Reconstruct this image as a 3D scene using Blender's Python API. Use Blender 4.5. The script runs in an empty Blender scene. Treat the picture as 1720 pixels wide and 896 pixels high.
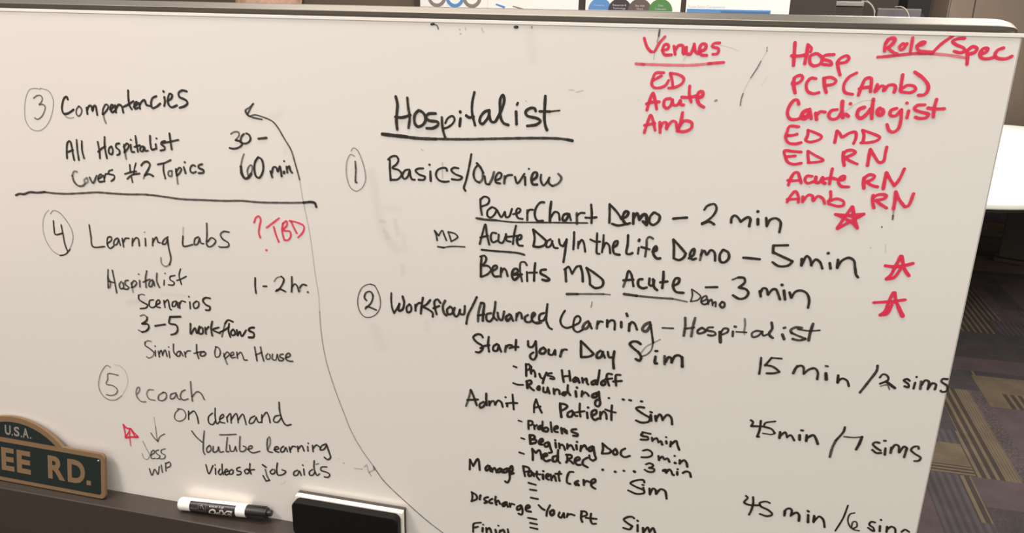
import bpy, bmesh, math, random
from mathutils import Vector, Matrix

S = bpy.context.scene
C = S.collection
random.seed(7)

# ------------------------------------------------------------------ camera, world, light, exposure
cam_data = bpy.data.cameras.new('camera')
cam = bpy.data.objects.new('camera', cam_data); C.objects.link(cam)
cam_data.sensor_width = 36.0
cam_data.lens = 36.0 * 1300.0 / 1720.0
cam_data.clip_start = 0.02
RW = ((0.973736, 0.090692, -0.208837), (0.226352, -0.286711, 0.930893), (0.024549, -0.953715, -0.29971))
m4 = Matrix.Identity(4)
for i in range(3):
    m4[i][0] = RW[i][0]; m4[i][1] = -RW[i][1]; m4[i][2] = -RW[i][2]
m4.translation = Vector((0.0, -0.77, 1.5))
cam.matrix_world = m4
S.camera = cam
S.cycles.transparent_max_bounces = 64          # many ink strokes may lie over one another

S.view_settings.view_transform = 'Standard'
S.view_settings.look = 'None'
S.view_settings.exposure = 0.0
S.view_settings.gamma = 1.0
S.view_settings.use_curve_mapping = False

world = bpy.data.worlds.new('world'); S.world = world
world.use_nodes = True
world.node_tree.nodes['Background'].inputs['Color'].default_value = (1.0, 0.985, 0.935, 1)
world.node_tree.nodes['Background'].inputs['Strength'].default_value = 0.68

def area(name, loc, target, sx, sy, power, col):
    ld = bpy.data.lights.new(name, 'AREA'); ld.shape = 'RECTANGLE'; ld.size = sx; ld.size_y = sy
    ld.energy = power; ld.color = col
    o = bpy.data.objects.new(name, ld); C.objects.link(o)
    o.location = loc
    o.rotation_euler = (Vector(target) - Vector(loc)).to_track_quat('-Z', 'Y').to_euler()
    return o
WARM = (1.0, 0.935, 0.87)
ROSE = (1.0, 0.85, 0.80)
area('ceiling_lamp_over_writer', (-1.5, -1.25, 2.75), (-1.5, -1.25, 0), 0.6, 1.0, 36, ROSE)
area('ceiling_lamp_right_front', (1.15, -1.0, 2.75), (1.15, -1.0, 0), 0.6, 1.2, 15, WARM)
area('added_fill_over_board', (-0.25, -0.19, 2.75), (-0.25, -0.19, 0), 1.2, 0.2, 24, WARM)  # added light close to the board plane, brightens upward faces in the tray
area('added_fill_aisle', (2.3, 1.7, 2.75), (2.3, 1.7, 0), 0.6, 1.2, 34, WARM)  # added fill light, lifts the dark floor under the table's near end
area('ceiling_lamp_behind_board', (1.25, 1.45, 2.75), (1.25, 1.45, 0), 1.2, 0.6, 30, WARM)
area('ceiling_lamp_over_person', (-0.7, 0.9, 2.75), (-0.7, 0.9, 0), 1.2, 0.6, 18, WARM)
area('ceiling_lamp_over_table', (1.35, 5.3, 2.75), (1.35, 5.3, 0), 1.2, 2.4, 150, WARM)

# ------------------------------------------------------------------ helpers
def mat(name, col, rough=0.5, metal=0.0, var=0.0, scale=40.0, spec=0.5, bump=0.0, bscale=200.0):
    m = bpy.data.materials.new(name); m.use_nodes = True
    nt = m.node_tree; b = nt.nodes['Principled BSDF']
    b.inputs['Roughness'].default_value = rough; b.inputs['Metallic'].default_value = metal
    b.inputs['Specular IOR Level'].default_value = spec
    tc = nt.nodes.new('ShaderNodeTexCoord')
    n = nt.nodes.new('ShaderNodeTexNoise'); n.inputs['Scale'].default_value = scale; n.inputs['Detail'].default_value = 5
    nt.links.new(tc.outputs['Object'], n.inputs['Vector'])
    mx = nt.nodes.new('ShaderNodeMix'); mx.data_type = 'RGBA'
    mx.inputs['A'].default_value = (*[c * (1 - var) for c in col], 1)
    mx.inputs['B'].default_value = (*[min(1, c * (1 + var)) for c in col], 1)
    nt.links.new(n.outputs['Fac'], mx.inputs['Factor'])
    nt.links.new(mx.outputs['Result'], b.inputs['Base Color'])
    if bump:
        n2 = nt.nodes.new('ShaderNodeTexNoise'); n2.inputs['Scale'].default_value = bscale
        nt.links.new(tc.outputs['Object'], n2.inputs['Vector'])
        bp = nt.nodes.new('ShaderNodeBump'); bp.inputs['Strength'].default_value = bump; bp.inputs['Distance'].default_value = 0.002
        nt.links.new(n2.outputs['Fac'], bp.inputs['Height']); nt.links.new(bp.outputs['Normal'], b.inputs['Normal'])
    return m

def srgb(r, g, b):
    f = lambda c: (c / 255 / 12.92) if c / 255 <= 0.04045 else ((c / 255 + 0.055) / 1.055) ** 2.4
    return (f(r), f(g), f(b))

def empty(name, loc, label, cat, group=None, rot=None):
    o = bpy.data.objects.new(name, None); C.objects.link(o)
    o.location = loc; o.empty_display_size = 0.05
    if rot: o.rotation_euler = rot
    o['label'] = label; o['category'] = cat
    if group: o['group'] = group
    return o

def obj(name, bm, m, parent=None, smooth=False, label=None, kind=None):
    me = bpy.data.meshes.new(name); bm.normal_update(); bm.to_mesh(me); bm.free()
    ms = m if isinstance(m, (list, tuple)) else [m]
    for q in ms: me.materials.append(q)
    for p in me.polygons: p.use_smooth = smooth
    o = bpy.data.objects.new(name, me); C.objects.link(o)
    if parent: o.parent = parent
    if label: o['label'] = label
    if kind: o['kind'] = kind
    return o

def bevel_mod(o, w, seg=3, angle=0.6):
    b = o.modifiers.new('edges', 'BEVEL'); b.width = w; b.segments = seg; b.limit_method = 'ANGLE'; b.angle_limit = angle
    return o

def add_box(bm, x0, x1, y0, y1, z0, z1, mi=0):
    v = [bm.verts.new((x, y, z)) for z in (z0, z1) for y in (y0, y1) for x in (x0, x1)]
    for f in ((0, 2, 3, 1), (4, 5, 7, 6), (0, 1, 5, 4), (2, 6, 7, 3), (0, 4, 6, 2), (1, 3, 7, 5)):
        fc = bm.faces.new([v[i] for i in f]); fc.material_index = mi
    return bm

def box(*a):
    return add_box(bmesh.new(), *a)

def extrude_poly(pts, f0, f1):
    """closed outline (list of 2-tuples) swept from f0(p) to f1(p), capped"""
    bm = bmesh.new()
    a = [bm.verts.new(f0(p)) for p in pts]; b = [bm.verts.new(f1(p)) for p in pts]
    n = len(pts)
    bm.faces.new(a); bm.faces.new(b[::-1])
    for i in range(n): bm.faces.new((a[i], b[i], b[(i + 1) % n], a[(i + 1) % n]))
    bmesh.ops.recalc_face_normals(bm, faces=bm.faces)
    return bm

def rrect(x0, x1, z0, z1, r, n=6):
    p = []
    for cx, cz, a in ((x1 - r, z1 - r, 0), (x0 + r, z1 - r, 90), (x0 + r, z0 + r, 180), (x1 - r, z0 + r, 270)):
        for k in range(n + 1):
            t = math.radians(a + 90 * k / n); p.append((cx + r * math.cos(t), cz + r * math.sin(t)))
    return p

def lathe_x(prof, n=40):
    """profile (x, radius) revolved round the x axis"""
    bm = bmesh.new(); rings = []
    for x, r in prof:
        rings.append([bm.verts.new((x, r * math.cos(2 * math.pi * k / n), r * math.sin(2 * math.pi * k / n))) for k in range(n)])
    for a, b in zip(rings, rings[1:]):
        for k in range(n): bm.faces.new((a[k], a[(k + 1) % n], b[(k + 1) % n], b[k]))
    bm.faces.new(rings[0]); bm.faces.new(rings[-1])
    bmesh.ops.recalc_face_normals(bm, faces=bm.faces)
    return bm

def tube(bm, pts, r, n=8):
    pts = [Vector(p) for p in pts]; rings = []
    for i, p in enumerate(pts):
        d = (pts[min(i + 1, len(pts) - 1)] - pts[max(i - 1, 0)]).normalized()
        u = d.orthogonal().normalized() if i == 0 else (rings[-1][1] - d * rings[-1][1].dot(d)).normalized()
        w = d.cross(u)
        rings.append(([bm.verts.new(p + r * (u * math.cos(2 * math.pi * k / n) + w * math.sin(2 * math.pi * k / n))) for k in range(n)], u))
    for (a, _), (b, _) in zip(rings, rings[1:]):
        for k in range(n): bm.faces.new((a[k], a[(k + 1) % n], b[(k + 1) % n], b[k]))
    bm.faces.new(rings[0][0][::-1]); bm.faces.new(rings[-1][0])
    return bm

def smooth_path(pts, step):
    """Catmull-Rom through 2-D or 3-D points, resampled"""
    P = [Vector(p) for p in pts]
    if len(P) < 3:
        a, b = P[0], P[-1]; n = max(1, int((b - a).length / step))
        return [a.lerp(b, i / n) for i in range(n + 1)]
    closed = False
    Q = [P[0] + (P[0] - P[1]) * 0.5] + P + [P[-1] + (P[-1] - P[-2]) * 0.5]
    out = []
    for i in range(1, len(Q) - 2):
        p0, p1, p2, p3 = Q[i - 1], Q[i], Q[i + 1], Q[i + 2]
        # centripetal knots keep the pen line from looping
        t0 = 0.0; t1 = t0 + max(1e-6, (p1 - p0).length) ** 0.5; t2 = t1 + max(1e-6, (p2 - p1).length) ** 0.5; t3 = t2 + max(1e-6, (p3 - p2).length) ** 0.5
        n = max(2, int((p2 - p1).length / step))
        for k in range(n):
            t = t1 + (t2 - t1) * k / n
            a1 = p0 * ((t1 - t) / (t1 - t0)) + p1 * ((t - t0) / (t1 - t0))
            a2 = p1 * ((t2 - t) / (t2 - t1)) + p2 * ((t - t1) / (t2 - t1))
            a3 = p2 * ((t3 - t) / (t3 - t2)) + p3 * ((t - t2) / (t3 - t2))
            b1 = a1 * ((t2 - t) / (t2 - t0)) + a2 * ((t - t0) / (t2 - t0))
            b2 = a2 * ((t3 - t) / (t3 - t1)) + a3 * ((t - t1) / (t3 - t1))
            out.append(b1 * ((t2 - t) / (t2 - t1)) + b2 * ((t - t1) / (t2 - t1)))
    out.append(P[-1])
    return out

def text_bm(s, size, bold=0.0, extrude=0.0, align='LEFT', res=4):
    """flat lettering as a bmesh in the xy plane"""
    cu = bpy.data.curves.new('lettering', 'FONT'); cu.body = s; cu.size = size; cu.offset = bold; cu.extrude = extrude
    cu.align_x = align; cu.resolution_u = res
    o = bpy.data.objects.new('lettering', cu); C.objects.link(o)
    dg = bpy.context.evaluated_depsgraph_get(); dg.update()
    me = bpy.data.meshes.new_from_object(o.evaluated_get(dg))
    bm = bmesh.new(); bm.from_mesh(me)
    bpy.data.objects.remove(o); bpy.data.curves.remove(cu); bpy.data.meshes.remove(me)
    return bm

def remap(bm, f):
    for v in bm.verts: v.co = Vector(f(v.co.copy()))
    return bm

def merge(dst, src):
    me = bpy.data.meshes.new('t'); src.to_mesh(me); src.free(); dst.from_mesh(me); bpy.data.meshes.remove(me)
    return dst

# ------------------------------------------------------------------ materials
M = {}
M['melamine'] = mat('melamine', srgb(236, 231, 223), 0.20, var=0.012, scale=2.5, spec=0.75)
M['rail'] = mat('rail_metal', srgb(122, 115, 105), 0.38, 0.85, var=0.04, scale=60)
M['white_trim'] = mat('white_trim', srgb(245, 240, 232), 0.3)
M['edge_trim'] = mat('edge_trim', srgb(196, 190, 180), 0.4)
M['tray'] = mat('tray_plastic', srgb(62, 54, 48), 0.38, var=0.05, scale=90, bump=0.08, bscale=900)
M['steel'] = mat('stand_steel', srgb(120, 118, 114), 0.35, 0.8)
M['rubber'] = mat('rubber', srgb(40, 38, 37), 0.7)
M['tan'] = mat('tan_paint', srgb(122, 97, 68), 0.6, var=0.10, scale=600, bump=0.03, bscale=1200)
M['green'] = mat('green_paint', srgb(13, 29, 26), 0.5, var=0.06, scale=200)
M['sign_grey'] = mat('sign_grey_paint', srgb(132, 124, 112), 0.6)
M['brass'] = mat('nail', srgb(170, 160, 140), 0.35, 0.8)
M['white_plastic'] = mat('white_plastic', srgb(244, 241, 234), 0.3)
M['black_print'] = mat('black_print', srgb(36, 32, 32), 0.3)
M['print'] = mat('grey_print', srgb(205, 198, 188), 0.4)
M['dim_print'] = mat('dim_print', srgb(120, 114, 110), 0.4)
M['black_plastic'] = mat('black_plastic', srgb(20, 19, 18), 0.38)
M['shell'] = mat('shell_plastic', srgb(14, 13, 12), 0.6, spec=0.25, var=0.05)
M['foam'] = mat('white_foam', srgb(250, 244, 230), 0.8, bump=0.1, bscale=1500)
M['felt'] = mat('grey_felt', srgb(84, 76, 68), 0.95, var=0.35, scale=900, bump=0.6, bscale=1500)
M['wall'] = mat('wall_paint', srgb(104, 92, 78), 0.85, var=0.03, scale=6)
M['pale_wall'] = mat('pale_wall_paint', srgb(206, 198, 186), 0.85, var=0.02, scale=5)
M['pin'] = mat('pinboard_fabric', srgb(68, 60, 55), 0.95, var=0.1, scale=500)
M['dark_wood'] = mat('dark_veneer', srgb(74, 62, 52), 0.5, var=0.12, scale=9)
M['brown'] = mat('brown_laminate', srgb(106, 93, 80), 0.6, var=0.06, scale=12)
M['paper'] = mat('paper', srgb(247, 243, 238), 0.8)
M['p_blue'] = mat('print_blue', srgb(92, 144, 200), 0.7)
M['p_deep'] = mat('print_deep_blue', srgb(62, 112, 160), 0.7)
M['p_pale'] = mat('print_pale_blue', srgb(190, 200, 220), 0.7)
M['p_grey'] = mat('print_grey', srgb(138, 128, 120), 0.7)
M['p_char'] = mat('print_charcoal', srgb(66, 58, 64), 0.7)
M['p_brown'] = mat('print_brown', srgb(102, 88, 84), 0.7)
M['p_green'] = mat('print_green', srgb(82, 136, 76), 0.7)
M['p_light'] = mat('print_light', srgb(206, 200, 196), 0.7)
M['laminate'] = mat('white_laminate', srgb(246, 243, 236), 0.35)
M['grey_metal'] = mat('grey_metal', srgb(170, 164, 156), 0.5, 0.3)
M['rack'] = mat('rack_paint', srgb(70, 60, 52), 0.6)
M['monitor'] = mat('monitor_plastic', srgb(112, 104, 108), 0.4)
M['screen'] = mat('screen_glass', srgb(30, 30, 34), 0.12)
M['cable'] = mat('cable', srgb(186, 176, 158), 0.5)
M['hair'] = mat('hair', srgb(190, 152, 130), 0.5, var=0.35, scale=120)
M['skin'] = mat('skin', srgb(205, 160, 135), 0.5, var=0.03)
M['shirt'] = mat('shirt_cloth', srgb(92, 100, 118), 0.9, var=0.06, scale=300)
M['trousers'] = mat('trouser_cloth', srgb(48, 46, 50), 0.9, var=0.06, scale=300)
M['shoe'] = mat('shoe_leather', srgb(38, 30, 26), 0.4)

def ink_mat(name, col):
    """marker ink: how thickly it lies is stored per stroke in the 'ink' attribute, broken up by a dry-pen grain"""
    m = bpy.data.materials.new(name); m.use_nodes = True
    nt = m.node_tree; b = nt.nodes['Principled BSDF']
    b.inputs['Base Color'].default_value = (*col, 1); b.inputs['Roughness'].default_value = 0.45
    at = nt.nodes.new('ShaderNodeAttribute'); at.attribute_name = 'ink'
    tc = nt.nodes.new('ShaderNodeTexCoord')
    n = nt.nodes.new('ShaderNodeTexNoise'); n.inputs['Scale'].default_value = 260; n.inputs['Detail'].default_value = 4
    nt.links.new(tc.outputs['Object'], n.inputs['Vector'])
    mr = nt.nodes.new('ShaderNodeMapRange'); mr.inputs['From Min'].default_value = 0.3; mr.inputs['From Max'].default_value = 0.7
    mr.inputs['To Min'].default_value = 0.88; mr.inputs['To Max'].default_value = 1.08
    nt.links.new(n.outputs['Fac'], mr.inputs['Value'])
    mu = nt.nodes.new('ShaderNodeMath'); mu.operation = 'MULTIPLY'; mu.use_clamp = True
    nt.links.new(at.outputs['Fac'], mu.inputs[0]); nt.links.new(mr.outputs['Result'], mu.inputs[1])
    nt.links.new(mu.outputs[0], b.inputs['Alpha'])
    return m
M['ink_K'] = ink_mat('black_ink', srgb(40, 33, 24))
M['ink_R'] = ink_mat('red_ink', srgb(234, 48, 84))
INK = [
('circled_number', 'faint grey circled number 3', 'K', '''
13 43 2122,881 2049,875 1972,892 1900,993 1857,1132 1849,1257 1902,1345 1998,1368 2106,1320 2200,1212 2263,1072 2275,976 2232,897 2124,869
19 61 2007,988 2067,955 2116,956 2129,982 2111,1024 2068,1060 2119,1054 2151,1077 2126,1140 2079,1197 2015,1232 1980,1216'''),
('handwritten_line', 'black handwriting reading Compentencies', 'K', '''
28 95 2476,981 2468,951 2430,969 2393,1038 2378,1100 2391,1145 2448,1142 2537,1093
18 38 2397,1154 2425,1184 2471,1195 2522,1185
22 73 2616,1052 2579,1084 2565,1139 2589,1165 2625,1143 2646,1094 2631,1061 2608,1053
28 95 2715,1064 2716,1134
28 95 2713,1098 2753,1042 2782,1041 2789,1098 2817,1039 2838,1038 2844,1091 2846,1139
23 95 2917,1128 2936,1067 2979,1015 3006,1023 3005,1048 2976,1085 2930,1128
25 55 2929,1134 2934,1181 2949,1228
28 95 3026,1069 3072,1040 3073,1018 3049,1019 3032,1060 3048,1099 3092,1080
28 95 3101,1019 3101,1099
28 95 3107,1059 3147,1010 3184,1022 3197,1095
27 95 3295,845 3287,931 3291,1017 3314,1052
27 95 3211,1030 3269,1005 3348,961
27 95 3343,1028 3395,986 3390,966 3356,994 3358,1044 3400,1032
27 95 3417,978 3423,1041
27 95 3426,997 3461,956 3494,942 3510,993 3554,1005
27 95 3652,893 3599,917 3573,977 3585,1027 3637,1010 3691,972
27 95 3753,897 3754,949 3738,996
30 95 3747,835 3753,840
27 95 3787,938 3839,909 3854,869 3826,858 3797,908 3795,974 3827,1006 3902,982
28 95 4043,823 3985,816 3936,850 3946,889 4018,918 4039,949 4002,984 3932,1007'''),
('handwritten_line', 'black handwriting reading All Hospitalist', 'K', '''
26 95 2349,1671 2360,1578 2390,1479 2425,1465 2438,1532 2440,1616 2445,1686
26 95 2356,1600 2449,1566
25 95 2518,1444 2509,1570 2511,1682
25 95 2587,1454 2574,1566 2586,1656
25 95 2804,1448 2810,1538 2805,1643
25 95 2906,1387 2891,1505 2900,1637
25 95 2790,1567 2853,1521 2900,1498
25 95 2982,1493 2947,1516 2938,1572 2971,1586 2994,1541 2985,1496
25 95 3095,1452 3054,1461 3041,1497 3083,1535 3077,1575 3043,1590
25 95 3153,1463 3153,1545
25 61 3153,1545 3160,1628
25 95 3145,1491 3198,1446 3219,1466 3188,1515 3144,1553
25 95 3244,1457 3245,1540 3280,1540
26 95 3252,1401 3255,1403
25 95 3321,1353 3323,1453 3328,1535
25 95 3288,1482 3366,1457
25 95 3407,1468 3375,1477 3361,1519 3391,1527 3422,1474 3427,1518 3464,1513
25 95 3513,1340 3506,1429 3517,1499 3560,1487
25 95 3575,1431 3576,1486
26 95 3591,1366 3594,1367
25 95 3704,1390 3664,1399 3645,1427 3687,1459 3684,1486 3628,1503
25 95 3769,1299 3772,1400 3777,1481
25 95 3667,1415 3765,1394 3875,1367'''),
('handwritten_line', 'black handwriting reading Covers 2 Topics', 'K', '''
26 61 2463,1824 2422,1822 2388,1875
26 79 2388,1875 2401,1946 2451,1993 2518,1988 2547,1964
26 55 2583,1890 2545,1921 2556,1956 2593,1932 2592,1890
26 86 2626,1880 2660,1945 2729,1852
26 86 2738,1894 2797,1854 2788,1834 2752,1857 2745,1922 2803,1918
26 86 2819,1846 2824,1917
25 86 2827,1877 2855,1825 2884,1823
25 86 2952,1769 2900,1791 2896,1820 2966,1836 2961,1872 2915,1907
25 86 3195,1695 3192,1779
21 86 3281,1669 3253,1733 3236,1797
25 86 3115,1808 3215,1777 3272,1767
25 86 3139,1864 3210,1813 3316,1789
22 86 3197,1835 3205,1900
29 86 3350,1692 3387,1655 3438,1644 3466,1671 3440,1728 3377,1809
22 55 3377,1809 3358,1845
28 86 3389,1801 3443,1787 3492,1808
25 86 3568,1667 3656,1645 3747,1605
25 86 3648,1652 3637,1736 3650,1825
25 67 3747,1729 3704,1738 3698,1787 3735,1792 3746,1736
25 86 3801,1704 3803,1780
25 55 3803,1780 3807,1877
25 86 3797,1739 3853,1685 3874,1700 3836,1757 3803,1780
29 86 3907,1677 3923,1745
29 86 3925,1617 3928,1620
25 86 4058,1656 4033,1644 3997,1668 3987,1716 4012,1736 4060,1719
29 86 4149,1627 4102,1644 4099,1671 4157,1695 4154,1722 4092,1733'''),
('arrow', 'long thin black line sweeping up to an arrowhead', 'K', '''
21 79 4850,919 4800,962 4745,1000 4765,1044 4823,1067 4937,1085
19 79 4842,925 4801,985 4768,1040
14 73 4746,998 4784,1052
18 79 4795,1056 4854,1040 4939,1055 5064,1100 5117,1155 5193,1280 5264,1399 5304,1541 5347,1723
10 32 5347,1723 5367,1903 5383,2010 5430,2308 5457,2599 5479,2867 5501,3053 5502,3265
12 49 5502,3265 5510,3532 5553,3876 5663,4281 5751,4538 5834,4766 5964,5006 6112,5213
14 64 6112,5213 6231,5384 6497,5624 6809,5872 6999,5999'''),
('handwritten_line', 'black handwriting reading 30 -', 'K', '''
20 73 4544,1264 4590,1239 4641,1241 4646,1271 4596,1330
25 92 4647,1337 4674,1368 4641,1403 4565,1427 4514,1421
25 92 4596,1330 4647,1337
25 92 4706,1255 4673,1289 4661,1343 4689,1361 4749,1348 4783,1303 4764,1258 4733,1247
29 92 4879,1298 4978,1283'''),
('handwritten_line', 'black handwriting reading 60 min', 'K', '''
21 67 4686,1480 4658,1542 4636,1623
34 95 4636,1623 4643,1710 4679,1755 4722,1739 4756,1696
21 73 4756,1696 4778,1634 4771,1599 4749,1603 4714,1659 4717,1719
26 95 4860,1503 4818,1558 4801,1639 4815,1719 4848,1737 4885,1701 4914,1619 4901,1527 4860,1503
25 95 4997,1651 5015,1719
25 95 5014,1672 5038,1604 5070,1602 5088,1650 5117,1586 5126,1632 5131,1701
31 95 5162,1663 5165,1645
25 95 5172,1526 5173,1528
25 95 5203,1653 5198,1587
25 95 5202,1613 5233,1578 5241,1624 5261,1652'''),
('handwritten_heading', 'large black handwriting reading Hospitalist', 'K', '''
32 100 6493,771 6511,849 6503,934 6495,1021 6503,1109
28 100 6620,777 6629,880 6643,977 6628,1088
32 100 6485,982 6561,983 6651,952
32 100 6739,902 6699,949 6698,1035 6730,1068 6783,1049 6816,998 6803,938 6765,907 6739,902
32 100 6926,924 6849,932 6823,962 6848,997 6949,1010 6952,1037 6900,1074 6828,1080
28 100 6993,959 6997,1032 7009,1105 7029,1162
24 100 7029,1018 7055,968 7106,941 7129,970 7112,1014 7055,1059 7010,1074
31 100 7192,961 7183,1040
35 100 7188,893 7190,898
29 100 7338,692 7317,788 7315,895 7348,1023
31 100 7252,928 7284,947 7332,936
31 100 7496,863 7446,883 7403,939 7398,987 7423,1007 7460,972 7491,922 7496,868
31 100 7494,910 7517,975 7554,979 7590,923
31 100 7590,923 7632,832 7649,749 7635,705 7611,739 7607,834 7615,928 7648,986 7698,1002
31 100 7774,863 7782,991
27 100 7790,778 7781,796
31 100 7975,849 7962,823 7914,825 7872,862 7886,897 7990,921 8027,943 7992,980 7893,1001
31 100 8067,698 8065,812 8066,929 8084,1005 8097,1032
28 100 8014,850 8120,847
18 100 8120,847 8216,832'''),
('underline', 'thick black underline below the large word Hospitalist', 'K', '''
40 100 6334,1168 6451,1175 6610,1182
35 95 6584,1182 6716,1190 6925,1187
29 90 6912,1186 7234,1172 7614,1144 7985,1118 8228,1110 8359,1121
31 99 8313,1117 8359,1124'''),
('handwritten_line', 'black handwriting reading Basics slash Overview', 'K', '''
25 99 6412,1439 6410,1529 6416,1657
24 99 6392,1434 6433,1400 6487,1394 6509,1431 6485,1479 6437,1521 6510,1541 6542,1584 6495,1641 6413,1651
24 99 6631,1527 6584,1537 6550,1596 6569,1631 6610,1605 6635,1533 6640,1590 6659,1630 6690,1632
24 99 6785,1504 6725,1511 6698,1533 6737,1571 6806,1595 6790,1625 6730,1629
27 99 6864,1531 6867,1633
27 99 6855,1459 6856,1462
24 99 7048,1513 7041,1488 7002,1484 6943,1513 6926,1571 6962,1620 7028,1631 7068,1623
24 99 7172,1477 7120,1476 7094,1503 7133,1539 7214,1571 7185,1598 7100,1598
24 99 7312,1321 7288,1459 7257,1600 7234,1684 7251,1712
26 99 7371,1410 7410,1452 7440,1506
29 73 7440,1506 7431,1582 7399,1613
24 99 7399,1613 7360,1593 7338,1538 7352,1468 7375,1439
24 99 7456,1542 7476,1622 7508,1623
29 79 7508,1623 7539,1562 7557,1492
24 99 7578,1578 7628,1549 7636,1505 7608,1495 7577,1540 7578,1597 7626,1607
30 79 7672,1528 7668,1603
24 99 7673,1559 7697,1520 7750,1510
24 99 7780,1527 7807,1593 7879,1489
26 99 7886,1520 7891,1604
23 99 7923,1433 7925,1436
29 99 7962,1552 8008,1511 8007,1468 7978,1470 7955,1527 7970,1591 8016,1591
23 99 8053,1486 8052,1545 8082,1595 8121,1553 8141,1509
23 99 8135,1527 8139,1570 8175,1596
26 79 8175,1596 8235,1564 8264,1506 8231,1466'''),
('ink_smudge', 'grey leftover ink specks above the C of Basics', 'K', '''
15 22 6998,1428 7000,1472
15 22 6999,1503 6999,1592
14 22 8302,626 8349,631
14 22 8374,648 8443,628
14 22 7869,751 7878,760
15 22 6767,1304 6787,1318'''),
('circled_number', 'thin black circled number 1', 'K', '''
12 57 5972,1368 6001,1333 6041,1351 6092,1453 6122,1567 6128,1670 6088,1758 6017,1803 5955,1774 5917,1685 5908,1568 5927,1463 5968,1405 6011,1422
19 86 6016,1477 6019,1573 6014,1708 6028,1707'''),
('handwritten_heading', 'red handwriting reading Venues', 'R', '''
29 92 8994,121 9027,201 9064,241
29 79 9064,241 9097,240 9136,165 9186,102
29 92 9168,226 9222,211 9225,179 9192,172 9173,218 9194,264 9260,264
29 92 9275,185 9293,260
31 92 9287,225 9318,178 9357,180 9365,245 9374,253
32 92 9391,192 9395,244 9429,253 9460,177
32 92 9459,161 9475,225 9505,245
32 92 9513,224 9560,206 9567,163 9529,159 9511,202 9533,255 9582,259
28 92 9689,144 9636,151 9622,178 9683,197 9677,240 9635,247'''),
('underline', 'red underline below the word Venues', 'R', '''
29 67 8932,357 9012,361
29 57 8989,359 9279,358 9455,352 9627,331
29 86 9605,332 9742,317'''),
('handwritten_line', 'red handwriting reading ED under the Venues underline', 'R', '''
29 90 9202,430 9124,438 9105,483 9096,539 9118,569 9174,572 9228,545 9252,499
29 90 9107,505 9182,460
29 90 9261,433 9285,498 9296,553
29 90 9261,433 9342,443 9392,477 9380,522 9319,561 9258,571'''),
('handwritten_line', 'red handwriting reading Acute below ED under Venues', 'R', '''
31 95 9069,787 9088,696 9116,622 9138,683 9162,772
31 95 9060,729 9117,709 9182,703
31 95 9283,667 9233,681 9227,737 9257,762 9294,729 9304,677
30 95 9301,678 9316,725 9350,727 9379,681
33 95 9376,683 9388,722 9411,721
30 95 9453,543 9457,624 9480,692
33 95 9388,651 9460,649 9525,632
34 95 9532,654 9579,630 9576,591 9545,596 9532,654 9556,708 9601,734'''),
('handwritten_line', 'red handwriting reading Amb below Acute under Venues', 'R', '''
30 90 9060,1006 9086,901 9110,831 9137,887 9163,975
30 90 9057,934 9156,909
31 90 9202,895 9212,995
31 90 9210,951 9234,899 9263,897 9271,957
31 90 9267,948 9321,880 9352,887 9369,949
34 90 9409,794 9400,885 9381,960
32 90 9384,931 9435,871 9501,885 9504,936 9444,973 9371,972'''),
('pen_mark', 'thin grey pen slash between the two red lists', 'K', '''
11 49 10112,168 10114,205
7 22 10114,205 10072,296
11 73 10072,296 10047,356 9999,448
7 22 9999,448 9961,537 9946,592
13 61 9946,592 9935,647 9934,702'''),
('pen_mark', 'grey pen tick behind the V of Venues', 'K', '''
17 79 9132,42 9128,96
12 55 9128,96 9118,155
10 27 9106,209 9100,269 9097,313
13 17 9374,314 9401,265
8 17 9696,165 9784,183 9867,213'''),
('ink_smudge', 'small grey ink dot beside the word Acute', 'K', '''
22 49 9701,671 9712,665
12 17 8982,697 8989,697
14 7 10141,438 10107,509'''),
('handwritten_heading', 'red handwriting reading Role slash Spec', 'R', '''
28 96 11112,174 11108,118 11123,72
34 96 11112,107 11133,71 11170,60 11182,75 11164,116 11134,142
28 96 11135,145 11185,181 11221,194
30 96 11255,103 11230,129 11239,156 11263,149 11277,118 11284,102
28 96 11324,51 11324,111 11324,167
31 96 11369,120 11420,103 11430,88 11394,94 11371,130 11391,160 11436,168 11503,169
28 96 11508,169 11567,94 11643,29
28 96 11740,46 11687,51 11647,74 11682,101 11746,127 11760,151 11727,167 11675,156
31 96 11776,148 11791,207 11797,262
31 96 11784,142 11816,112 11852,127 11839,161 11800,175
30 96 11884,174 11927,155 11939,125 11903,126 11882,174 11904,206 11957,210 12001,195
30 96 12058,117 12017,135 12001,175 12020,200 12096,205 12136,183'''),
('underline', 'red underline below Role slash Spec', 'R', '''
28 86 11064,226 11170,213 11361,186 11505,181
28 55 11486,182 11631,190 11770,208'''),
('handwritten_line', 'red handwriting reading Hosp', 'R', '''
32 100 10349,121 10355,223 10361,323
32 100 10462,137 10461,230 10456,304
32 100 10334,238 10398,238 10468,222
25 100 10467,139 10497,167 10491,200
30 100 10539,212 10496,235 10505,302 10543,320 10591,299 10600,249 10554,212
28 100 10697,215 10622,225 10595,252 10675,278 10689,304 10612,304
30 100 10732,284 10749,336 10772,392
28 100 10732,284 10752,249 10806,222 10827,244 10806,276 10748,291'''),
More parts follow.
